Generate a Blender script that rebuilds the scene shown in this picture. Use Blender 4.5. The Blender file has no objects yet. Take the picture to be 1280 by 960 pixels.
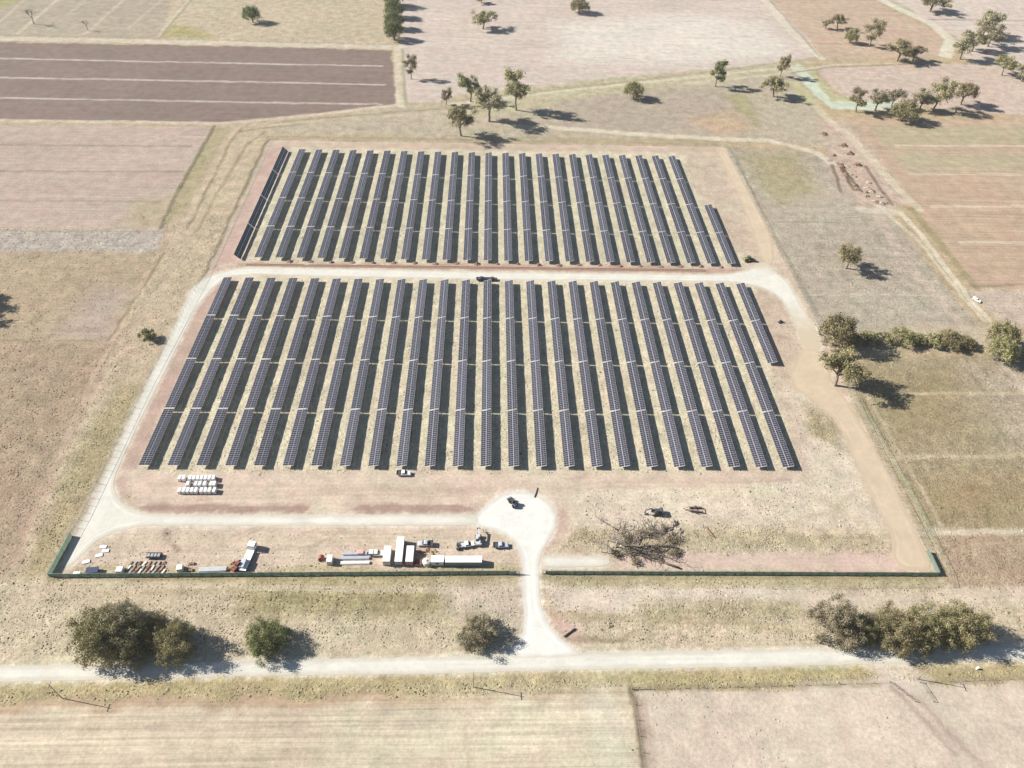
import bpy, bmesh, math, random
import numpy as np
from mathutils import Vector, Matrix
R = math.radians
random.seed(7)
rng = np.random.default_rng(11)
scene = bpy.context.scene
C = scene.collection

# ------------------------------------------------------------------ camera, sky, sun, exposure
CF, CPT, CYW, CRL, CCX, CH = 888.0, 0.77674, 0.04981, 0.04368, 0.06, 211.04   # solved from the tracker rows
_c, _s = math.cos(CYW), math.sin(CYW)
R0 = Vector((_c, -_s, 0)); F0 = Vector((_s, _c, 0)); ZZ = Vector((0, 0, 1))
FW = F0*math.cos(CPT) - ZZ*math.sin(CPT); UP0 = F0*math.sin(CPT) + ZZ*math.cos(CPT)
RT = R0*math.cos(CRL) + UP0*math.sin(CRL); UP = -R0*math.sin(CRL) + UP0*math.cos(CRL)
cam = bpy.data.cameras.new('camera'); camo = bpy.data.objects.new('camera', cam); C.objects.link(camo)
M = Matrix((RT, UP, -FW)).transposed().to_4x4(); M.translation = (CCX, 0, CH)
camo.matrix_world = M
cam.sensor_width = 36; cam.lens = 36*CF/1280; cam.clip_start = 1; cam.clip_end = 20000
scene.camera = camo
SUN = Vector((-1.58, 0.31, 1.0)).normalized()      # towards the sun
world = bpy.data.worlds.new('World'); scene.world = world; world.use_nodes = True
nt = world.node_tree; bg = nt.nodes['Background']
sky = nt.nodes.new('ShaderNodeTexSky'); sky.sky_type = 'NISHITA'; sky.sun_disc = False
sky.sun_elevation = math.asin(SUN.z); sky.sun_rotation = math.atan2(SUN.x, SUN.y)
sky.air_density = 1.0; sky.dust_density = 0.6; sky.altitude = 200
nt.links.new(sky.outputs[0], bg.inputs[0]); bg.inputs[1].default_value = 0.05
sl = bpy.data.lights.new('sun', 'SUN'); sl.energy = 5.0; sl.angle = R(0.53); sl.color = (1, 0.955, 0.89)
so = bpy.data.objects.new('sun', sl); C.objects.link(so); so.rotation_euler = SUN.to_track_quat('Z', 'Y').to_euler()
so.location = (-150, 40, 260)
vs = scene.view_settings; vs.view_transform = 'Standard'; vs.look = 'None'; vs.gamma = 1; vs.use_curve_mapping = False
vs.exposure = 1.18
K = np.array((1.92, 1.84, 1.74))   # display-linear brightness of a sunlit flat surface of albedo 1

# ------------------------------------------------------------------ pixel -> ground
def ray(px, py):
    return FW + RT*((px-640)/CF) - UP*((py-480)/CF)
def at(px, py, z=0.0):
    d = ray(px, py); t = (z-CH)/d.z
    return Vector((CCX+d.x*t, d.y*t, z))
def pxy(X, Y, Z):
    v = Vector((X-CCX, Y, Z-CH)); d = v.dot(FW)
    return 640+CF*v.dot(RT)/d, 480-CF*v.dot(UP)/d
def scale_at(P):       # px per metre across the view
    return CF/Vector((P[0]-CCX, P[1], -CH)).dot(FW)
def W(pts): return np.array([at(x, y)[:2] for x, y in pts])

def lin(c):
    c = np.asarray(c, float)/255.0
    return np.where(c <= .04045, c/12.92, ((c+.055)/1.055)**2.4)
def alb(r, g, b, k=None):
    return tuple(lin((r, g, b))/K)

# ------------------------------------------------------------------ materials
MATS = {}
def mat(name, col, rough=.7, metal=0., spec=.3, var=0.12, vscale=1.5, coat=0.):
    if name in MATS: return MATS[name]
    m = bpy.data.materials.new(name); m.use_nodes = True; t = m.node_tree; b = t.nodes['Principled BSDF']
    b.inputs['Roughness'].default_value = rough; b.inputs['Metallic'].default_value = metal
    b.inputs['Specular IOR Level'].default_value = spec
    b.inputs['Coat Weight'].default_value = coat
    tc = t.nodes.new('ShaderNodeTexCoord'); n = t.nodes.new('ShaderNodeTexNoise')
    n.inputs['Scale'].default_value = vscale; n.inputs['Detail'].default_value = 5; n.inputs['Roughness'].default_value = .65
    t.links.new(tc.outputs['Object'], n.inputs['Vector'])
    mr = t.nodes.new('ShaderNodeMapRange'); mr.inputs[1].default_value = .25; mr.inputs[2].default_value = .75
    mr.inputs[3].default_value = 1-var; mr.inputs[4].default_value = 1+var
    t.links.new(n.outputs['Fac'], mr.inputs[0])
    mx = t.nodes.new('ShaderNodeVectorMath'); mx.operation = 'SCALE'; mx.inputs[0].default_value = col[:3]
    t.links.new(mr.outputs[0], mx.inputs['Scale']); t.links.new(mx.outputs[0], b.inputs['Base Color'])
    MATS[name] = m; return m

def nodes(m):
    t = m.node_tree
    def N(k, **kw):
        n = t.nodes.new(k)
        for a, v in kw.items(): setattr(n, a, v)
        return n
    return t, N
def noise_node(t, N, vec, sc, det=6, ro=.65, mscale=None):
    if mscale:
        mp = N('ShaderNodeMapping'); mp.inputs['Scale'].default_value = mscale
        t.links.new(vec, mp.inputs['Vector']); vec = mp.outputs[0]
    n = N('ShaderNodeTexNoise'); n.inputs['Scale'].default_value = sc; n.inputs['Detail'].default_value = det
    n.inputs['Roughness'].default_value = ro; t.links.new(vec, n.inputs['Vector']); return n.outputs['Fac']
def mathn(t, N, op, a, b=None, c=None):
    n = N('ShaderNodeMath'); n.operation = op
    for i, v in enumerate((a, b, c)):
        if v is None: continue
        if isinstance(v, (int, float)): n.inputs[i].default_value = v
        else: t.links.new(v, n.inputs[i])
    return n.outputs[0]

def ground_material():
    m = bpy.data.materials.new('dry_earth_and_grass'); m.use_nodes = True; t, N = nodes(m); b = t.nodes['Principled BSDF']
    b.inputs['Roughness'].default_value = 1.0; b.inputs['Specular IOR Level'].default_value = .05
    col = N('ShaderNodeAttribute', attribute_name='Col'); tex = N('ShaderNodeAttribute', attribute_name='tex')
    sep = N('ShaderNodeSeparateColor'); t.links.new(tex.outputs['Color'], sep.inputs[0])
    amp, stripe, tint = sep.outputs[0], sep.outputs[1], sep.outputs[2]
    g = N('ShaderNodeNewGeometry'); P = g.outputs['Position']
    fine = noise_node(t, N, P, .9, 5, .75); mid = noise_node(t, N, P, .16, 6, .62); big = noise_node(t, N, P, .02, 5, .6)
    grit = noise_node(t, N, P, 3.5, 3, .7)
    st = noise_node(t, N, P, 1.0, 5, .7, (.015, .85, 1))
    st2 = noise_node(t, N, P, 1.0, 4, .6, (.006, .13, 1))
    vo = N('ShaderNodeTexVoronoi'); vo.inputs['Scale'].default_value = .75; t.links.new(P, vo.inputs['Vector'])
    # brightness factor
    f1 = mathn(t, N, 'MULTIPLY_ADD', mathn(t, N, 'SUBTRACT', fine, .5), mathn(t, N, 'MULTIPLY_ADD', amp, 1.9, .85), 1.0)
    f2 = mathn(t, N, 'MULTIPLY_ADD', mathn(t, N, 'SUBTRACT', mid, .5), mathn(t, N, 'MULTIPLY_ADD', amp, .9, .65), 1.0)
    f3 = mathn(t, N, 'MULTIPLY_ADD', mathn(t, N, 'SUBTRACT', st, .5), mathn(t, N, 'MULTIPLY', stripe, 2.4), 1.0)
    f3b = mathn(t, N, 'MULTIPLY_ADD', mathn(t, N, 'SUBTRACT', st2, .5), mathn(t, N, 'MULTIPLY', stripe, .5), 1.0)
    f4 = mathn(t, N, 'MULTIPLY_ADD', mathn(t, N, 'SUBTRACT', big, .5), .32, 1.0)
    f5 = mathn(t, N, 'MULTIPLY_ADD', mathn(t, N, 'SUBTRACT', grit, .5), mathn(t, N, 'MULTIPLY_ADD', amp, 1.0, .5), 1.0)
    f = f1
    for q in (f2, f3, f3b, f4, f5): f = mathn(t, N, 'MULTIPLY', f, q)
    sc = N('ShaderNodeVectorMath', operation='SCALE'); t.links.new(col.outputs['Color'], sc.inputs[0]); t.links.new(f, sc.inputs['Scale'])
    # hue drift: straw, red soil and dull green patches
    hue = noise_node(t, N, P, .035, 6, .65); hue2 = noise_node(t, N, P, .11, 5, .7)
    def tintmix(src, c0, c1, fac_src, strength):
        cr = N('ShaderNodeValToRGB'); cr.color_ramp.elements[0].position = .32; cr.color_ramp.elements[1].position = .68
        cr.color_ramp.elements[0].color = (*c0, 1); cr.color_ramp.elements[1].color = (*c1, 1)
        t.links.new(fac_src, cr.inputs[0])
        mx = N('ShaderNodeMix', data_type='RGBA', blend_type='MULTIPLY'); mx.inputs[0].default_value = strength
        t.links.new(src, mx.inputs[6]); t.links.new(cr.outputs[0], mx.inputs[7]); return mx.outputs[2]
    o = tintmix(sc.outputs[0], (1.05, .97, .95), (.98, 1.01, .95), hue, .8)
    o = tintmix(o, (1.05, .975, .96), (.985, 1.01, .93), hue2, .7)
    # scattered dull green and dark weed tufts where the growth is rough
    wd = N('ShaderNodeMapRange'); wd.inputs[1].default_value = .20; wd.inputs[2].default_value = .10; t.links.new(vo.outputs['Distance'], wd.inputs[0])
    wsel = N('ShaderNodeMapRange'); wsel.inputs[1].default_value = .55; wsel.inputs[2].default_value = .62; t.links.new(mid, wsel.inputs[0])
    wf = mathn(t, N, 'MULTIPLY', mathn(t, N, 'MULTIPLY', wd.outputs[0], wsel.outputs[0]), amp)
    wm = N('ShaderNodeMix', data_type='RGBA'); t.links.new(mathn(t, N, 'MULTIPLY', wf, .55), wm.inputs[0]); t.links.new(o, wm.inputs[6])
    wm.inputs[7].default_value = (.10, .088, .042, 1); t.links.new(wm.outputs[2], b.inputs['Base Color'])
    hgt = mathn(t, N, 'ADD', mathn(t, N, 'MULTIPLY', fine, mathn(t, N, 'MULTIPLY_ADD', amp, 1.5, .06)), mathn(t, N, 'MULTIPLY', st, mathn(t, N, 'MULTIPLY', stripe, .35)))
    hgt = mathn(t, N, 'ADD', hgt, mathn(t, N, 'MULTIPLY', grit, mathn(t, N, 'MULTIPLY_ADD', amp, .25, .02)))
    bp = N('ShaderNodeBump'); bp.inputs['Strength'].default_value = .6; bp.inputs['Distance'].default_value = .55
    t.links.new(hgt, bp.inputs['Height']); t.links.new(bp.outputs[0], b.inputs['Normal'])
    return m
GM = ground_material()

def gravel_material(name, col, rut=.12):
    m = bpy.data.materials.new(name); m.use_nodes = True; t, N = nodes(m); b = t.nodes['Principled BSDF']
    b.inputs['Roughness'].default_value = .95; b.inputs['Specular IOR Level'].default_value = .1
    g = N('ShaderNodeNewGeometry'); P = g.outputs['Position']
    a = noise_node(t, N, P, .12, 6, .6); c = noise_node(t, N, P, 2.2, 5, .75); d = noise_node(t, N, P, .45, 5, .7)
    f = mathn(t, N, 'MULTIPLY_ADD', mathn(t, N, 'SUBTRACT', a, .5), rut*2.6, 1.0)
    f = mathn(t, N, 'MULTIPLY', f, mathn(t, N, 'MULTIPLY_ADD', mathn(t, N, 'SUBTRACT', c, .5), .25, 1.0))
    f = mathn(t, N, 'MULTIPLY', f, mathn(t, N, 'MULTIPLY_ADD', mathn(t, N, 'SUBTRACT', d, .5), rut*2, 1.0))
    ds = N('ShaderNodeAttribute', attribute_name='dist')
    rt_ = mathn(t, N, 'SINE', mathn(t, N, 'ADD', mathn(t, N, 'MULTIPLY', ds.outputs['Fac'], 3.4), mathn(t, N, 'MULTIPLY', a, 3.0)))
    fade = N('ShaderNodeMapRange'); fade.inputs[1].default_value = 3.0; fade.inputs[2].default_value = 2.2; t.links.new(ds.outputs['Fac'], fade.inputs[0])
    patch = N('ShaderNodeMapRange'); patch.inputs[1].default_value = .42; patch.inputs[2].default_value = .62; t.links.new(noise_node(t, N, P, .05, 3, .6), patch.inputs[0])
    rt_ = mathn(t, N, 'MULTIPLY', rt_, mathn(t, N, 'MULTIPLY', fade.outputs[0], patch.outputs[0]))
    f = mathn(t, N, 'MULTIPLY', f, mathn(t, N, 'MULTIPLY_ADD', rt_, rut*.4, 1.0))
    # worn edges where the gravel thins into soil
    ed = N('ShaderNodeAttribute', attribute_name='edge')
    e = mathn(t, N, 'ADD', ed.outputs['Fac'], mathn(t, N, 'MULTIPLY', mathn(t, N, 'SUBTRACT', d, .5), 1.6))
    mr = N('ShaderNodeMapRange'); mr.inputs[1].default_value = .45; mr.inputs[2].default_value = 1.0; t.links.new(e, mr.inputs[0])
    sc = N('ShaderNodeVectorMath', operation='SCALE'); sc.inputs[0].default_value = col; t.links.new(f, sc.inputs['Scale'])
    mx = N('ShaderNodeMix', data_type='RGBA'); t.links.new(mathn(t, N, 'MULTIPLY', mr.outputs[0], .5), mx.inputs[0]); t.links.new(sc.outputs[0], mx.inputs[6])
    mx.inputs[7].default_value = (*alb(206, 184, 156), 1)
    t.links.new(mx.outputs[2], b.inputs['Base Color'])
    cr_ = N('ShaderNodeAttribute', attribute_name='cream'); m2 = N('ShaderNodeMix', data_type='RGBA'); t.links.new(cr_.outputs['Fac'], m2.inputs[0]); t.links.new(mx.outputs[2], m2.inputs[6]); m2.inputs[7].default_value = (*alb(222, 202, 172), 1); t.links.new(m2.outputs[2], b.inputs['Base Color'])
    bp = N('ShaderNodeBump'); bp.inputs['Strength'].default_value = .3; bp.inputs['Distance'].default_value = .08
    t.links.new(c, bp.inputs['Height']); t.links.new(bp.outputs[0], b.inputs['Normal'])
    return m

def leaf_material(name, c0, c1):
    m = bpy.data.materials.new(name); m.use_nodes = True; t, N = nodes(m); b = t.nodes['Principled BSDF']
    b.inputs['Roughness'].default_value = .6; b.inputs['Specular IOR Level'].default_value = .2
    at_ = N('ShaderNodeAttribute', attribute_name='leaf'); oi = N('ShaderNodeObjectInfo')
    mx = N('ShaderNodeMix', data_type='RGBA'); t.links.new(at_.outputs['Fac'], mx.inputs[0])
    mx.inputs[6].default_value = (*c0, 1); mx.inputs[7].default_value = (*c1, 1)
    hv = N('ShaderNodeHueSaturation'); t.links.new(mx.outputs[2], hv.inputs['Color'])
    t.links.new(mathn(t, N, 'MULTIPLY_ADD', oi.outputs['Random'], .35, .85), hv.inputs['Value'])
    t.links.new(mathn(t, N, 'MULTIPLY_ADD', oi.outputs['Random'], .03, .485), hv.inputs['Hue'])
    t.links.new(hv.outputs[0], b.inputs['Base Color'])
    tr = N('ShaderNodeBsdfTranslucent'); t.links.new(hv.outputs[0], tr.inputs[0])
    ms = N('ShaderNodeMixShader'); ms.inputs[0].default_value = .22
    t.links.new(b.outputs[0], ms.inputs[1]); t.links.new(tr.outputs[0], ms.inputs[2])
    t.links.new(ms.outputs[0], t.nodes['Material Output'].inputs[0])
    return m

def glass_material():
    m = bpy.data.materials.new('solar_glass'); m.use_nodes = True; t, N = nodes(m); b = t.nodes['Principled BSDF']
    b.inputs['Roughness'].default_value = .22; b.inputs['IOR'].default_value = 1.5; b.inputs['Specular IOR Level'].default_value = .5
    tc = N('ShaderNodeTexCoord'); P = tc.outputs['Object']
    oi = N('ShaderNodeObjectInfo')
    n = noise_node(t, N, P, .8, 3, .6)
    mx = N('ShaderNodeMix', data_type='RGBA'); t.links.new(n, mx.inputs[0])
    mx.inputs[6].default_value = (.019, .018, .026, 1); mx.inputs[7].default_value = (.037, .034, .045, 1)
    sc = N('ShaderNodeVectorMath', operation='SCALE'); t.links.new(mx.outputs[2], sc.inputs[0])
    t.links.new(mathn(t, N, 'MULTIPLY_ADD', oi.outputs['Random'], .6, .7), sc.inputs['Scale'])
    t.links.new(sc.outputs[0], b.inputs['Base Color']); return m

# ------------------------------------------------------------------ mesh helpers
class MB:
    def __init__(s): s.v = []; s.f = []
    def add(s, vs, fs):
        o = len(s.v); s.v += [tuple(v) for v in vs]; s.f += [tuple(i+o for i in f) for f in fs]; return s
    def box(s, x0, x1, y0, y1, z0, z1, tx=0, ty=0):      # tx, ty: taper of the top
        v = [(x0, y0, z0), (x1, y0, z0), (x1, y1, z0), (x0, y1, z0), (x0+tx, y0+ty, z1), (x1-tx, y0+ty, z1), (x1-tx, y1-ty, z1), (x0+tx, y1-ty, z1)]
        return s.add(v, [(3, 2, 1, 0), (4, 5, 6, 7), (0, 1, 5, 4), (1, 2, 6, 5), (2, 3, 7, 6), (3, 0, 4, 7)])
    def bar(s, a, b, w, h=None):
        h = h or w; a = Vector(a); b = Vector(b); d = (b-a).normalized()
        u = d.cross(Vector((0, 0, 1))); u = u.normalized() if u.length > 1e-4 else Vector((1, 0, 0)); n = u.cross(d)
        v = []
        for p in (a, b):
            for (i, j) in ((-1, -1), (1, -1), (1, 1), (-1, 1)): v.append(p+u*i*w/2+n*j*h/2)
        return s.add(v, [(0, 1, 2, 3), (7, 6, 5, 4), (0, 4, 5, 1), (1, 5, 6, 2), (2, 6, 7, 3), (3, 7, 4, 0)])
    def tube(s, pts, rad, n=6, cap=True):
        pts = [Vector(p) for p in pts]
        if not hasattr(rad, '__len__'): rad = [rad]*len(pts)
        v = []; f = []
        for i, p in enumerate(pts):
            d = (pts[min(i+1, len(pts)-1)]-pts[max(i-1, 0)]).normalized()
            u = d.cross(Vector((0, 0, 1)) if abs(d.z) < .95 else Vector((1, 0, 0))).normalized(); w = d.cross(u)
            for k in range(n):
                a = 2*math.pi*k/n; v.append(p+(u*math.cos(a)+w*math.sin(a))*rad[i])
        for i in range(len(pts)-1):
            for k in range(n):
                f.append((i*n+k, i*n+(k+1) % n, (i+1)*n+(k+1) % n, (i+1)*n+k))
        if cap: f.append(tuple(range(n))[::-1]); f.append(tuple(range((len(pts)-1)*n, len(pts)*n)))
        return s.add(v, f)
    def prism(s, prof, y0, y1):      # profile in x,z extruded along y
        n = len(prof); v = [(x, y0, z) for x, z in prof]+[(x, y1, z) for x, z in prof]
        f = [tuple(range(n)), tuple(range(n, 2*n))[::-1]]+[(i, i+n, (i+1) % n+n, (i+1) % n) for i in range(n)]
        return s.add(v, f)
    def mesh(s, name, m, smooth=False, bevel=0):
        me = bpy.data.meshes.new(name); me.from_pydata(s.v, [], s.f); me.materials.append(m)
        bm = bmesh.new(); bm.from_mesh(me)
        if bevel: bmesh.ops.bevel(bm, geom=list(bm.edges), offset=bevel, segments=1, affect='EDGES', clamp_overlap=True)
        bmesh.ops.recalc_face_normals(bm, faces=bm.faces); bm.to_mesh(me); bm.free()
        if smooth: me.polygons.foreach_set('use_smooth', [True]*len(me.polygons))
        return me
    def build(s, name, m, parent=None, smooth=False, bevel=0):
        return link(name, s.mesh(name, m, smooth, bevel), parent)
def link(name, me, parent=None, loc=None, rot=None):
    o = bpy.data.objects.new(name, me); C.objects.link(o)
    if parent: o.parent = parent
    if loc is not None: o.location = loc
    if rot is not None: o.rotation_euler = rot
    return o
def thing(name, label, cat, loc=(0, 0, 0), rz=0, group=None):
    o = bpy.data.objects.new(name, None); C.objects.link(o); o.empty_display_size = .5
    o.location = (loc[0], loc[1], loc[2] if len(loc) > 2 else 0); o.rotation_euler = (0, 0, rz)
    return tag(o, label, cat, group)
def tag(o, label, cat, group=None):
    o['label'] = label; o['category'] = cat
    if group: o['group'] = group
    return o
def stuff(o): o['kind'] = 'stuff'; return o
def copy_tree(o, parent=None):
    c = o.copy(); C.objects.link(c); c.parent = parent
    for ch in o.children: copy_tree(ch, c)
    return c
ORD = ['', 'first', 'second', 'third', 'fourth', 'fifth', 'sixth', 'seventh', 'eighth', 'ninth', 'tenth', 'eleventh', 'twelfth', 'thirteenth',
       'fourteenth', 'fifteenth', 'sixteenth', 'seventeenth', 'eighteenth', 'nineteenth', 'twentieth', 'twenty-first', 'twenty-second',
       'twenty-third', 'twenty-fourth', 'twenty-fifth', 'twenty-sixth']

# ------------------------------------------------------------------ numpy noise and regions
def vnoise(x, y, seed):
    xi = np.floor(x).astype(np.int64); yi = np.floor(y).astype(np.int64); fx = x-xi; fy = y-yi
    fx = fx*fx*(3-2*fx); fy = fy*fy*(3-2*fy)
    def h(a, b):
        n = (a*374761393+b*668265263+seed*1274126177) & 0x7fffffff
        n = ((n ^ (n >> 13))*1274126177) & 0x7fffffff
        return ((n ^ (n >> 16)) & 0xffff)/65535.0
    return (h(xi, yi)*(1-fx)+h(xi+1, yi)*fx)*(1-fy)+(h(xi, yi+1)*(1-fx)+h(xi+1, yi+1)*fx)*fy
def fbm(x, y, seed, o=4):
    r = 0; a = .5; t = 0
    for i in range(o): r = r+a*vnoise(x, y, seed+i*17); t += a; x = x*2.03; y = y*2.03; a *= .5
    return r/t
def sdf(poly, X, Y):       # signed distance, negative inside
    n = len(poly); d = np.full(X.shape, 1e9); ins = np.zeros(X.shape, bool)
    for i in range(n):
        ax, ay = poly[i]; bx, by = poly[(i+1) % n]
        ex, ey = bx-ax, by-ay; L = ex*ex+ey*ey+1e-9
        t = np.clip(((X-ax)*ex+(Y-ay)*ey)/L, 0, 1)
        d = np.minimum(d, (X-ax-t*ex)**2+(Y-ay-t*ey)**2)
        c = ((ay > Y) != (by > Y)) & (X < (bx-ax)*(Y-ay)/(by-ay+1e-12)+ax); ins ^= c
    d = np.sqrt(d); return np.where(ins, -d, d)
def pdist(pl, X, Y):
    d = np.full(X.shape, 1e9)
    for i in range(len(pl)-1):
        ax, ay = pl[i]; bx, by = pl[i+1]; ex, ey = bx-ax, by-ay; L = ex*ex+ey*ey+1e-9
        t = np.clip(((X-ax)*ex+(Y-ay)*ey)/L, 0, 1)
        d = np.minimum(d, (X-ax-t*ex)**2+(Y-ay-t*ey)**2)
    return np.sqrt(d)

# ------------------------------------------------------------------ ground: zones traced on the photograph, laid out on the flat land
SITE = [(62, 722), (105, 640), (182, 482), (255, 346), (335, 174), (640, 179), (905, 183), (960, 290), (1020, 400), (1060, 487), (1097, 567), (1145, 662), (1172, 719), (660, 718)]
YARD = W(SITE)
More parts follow.
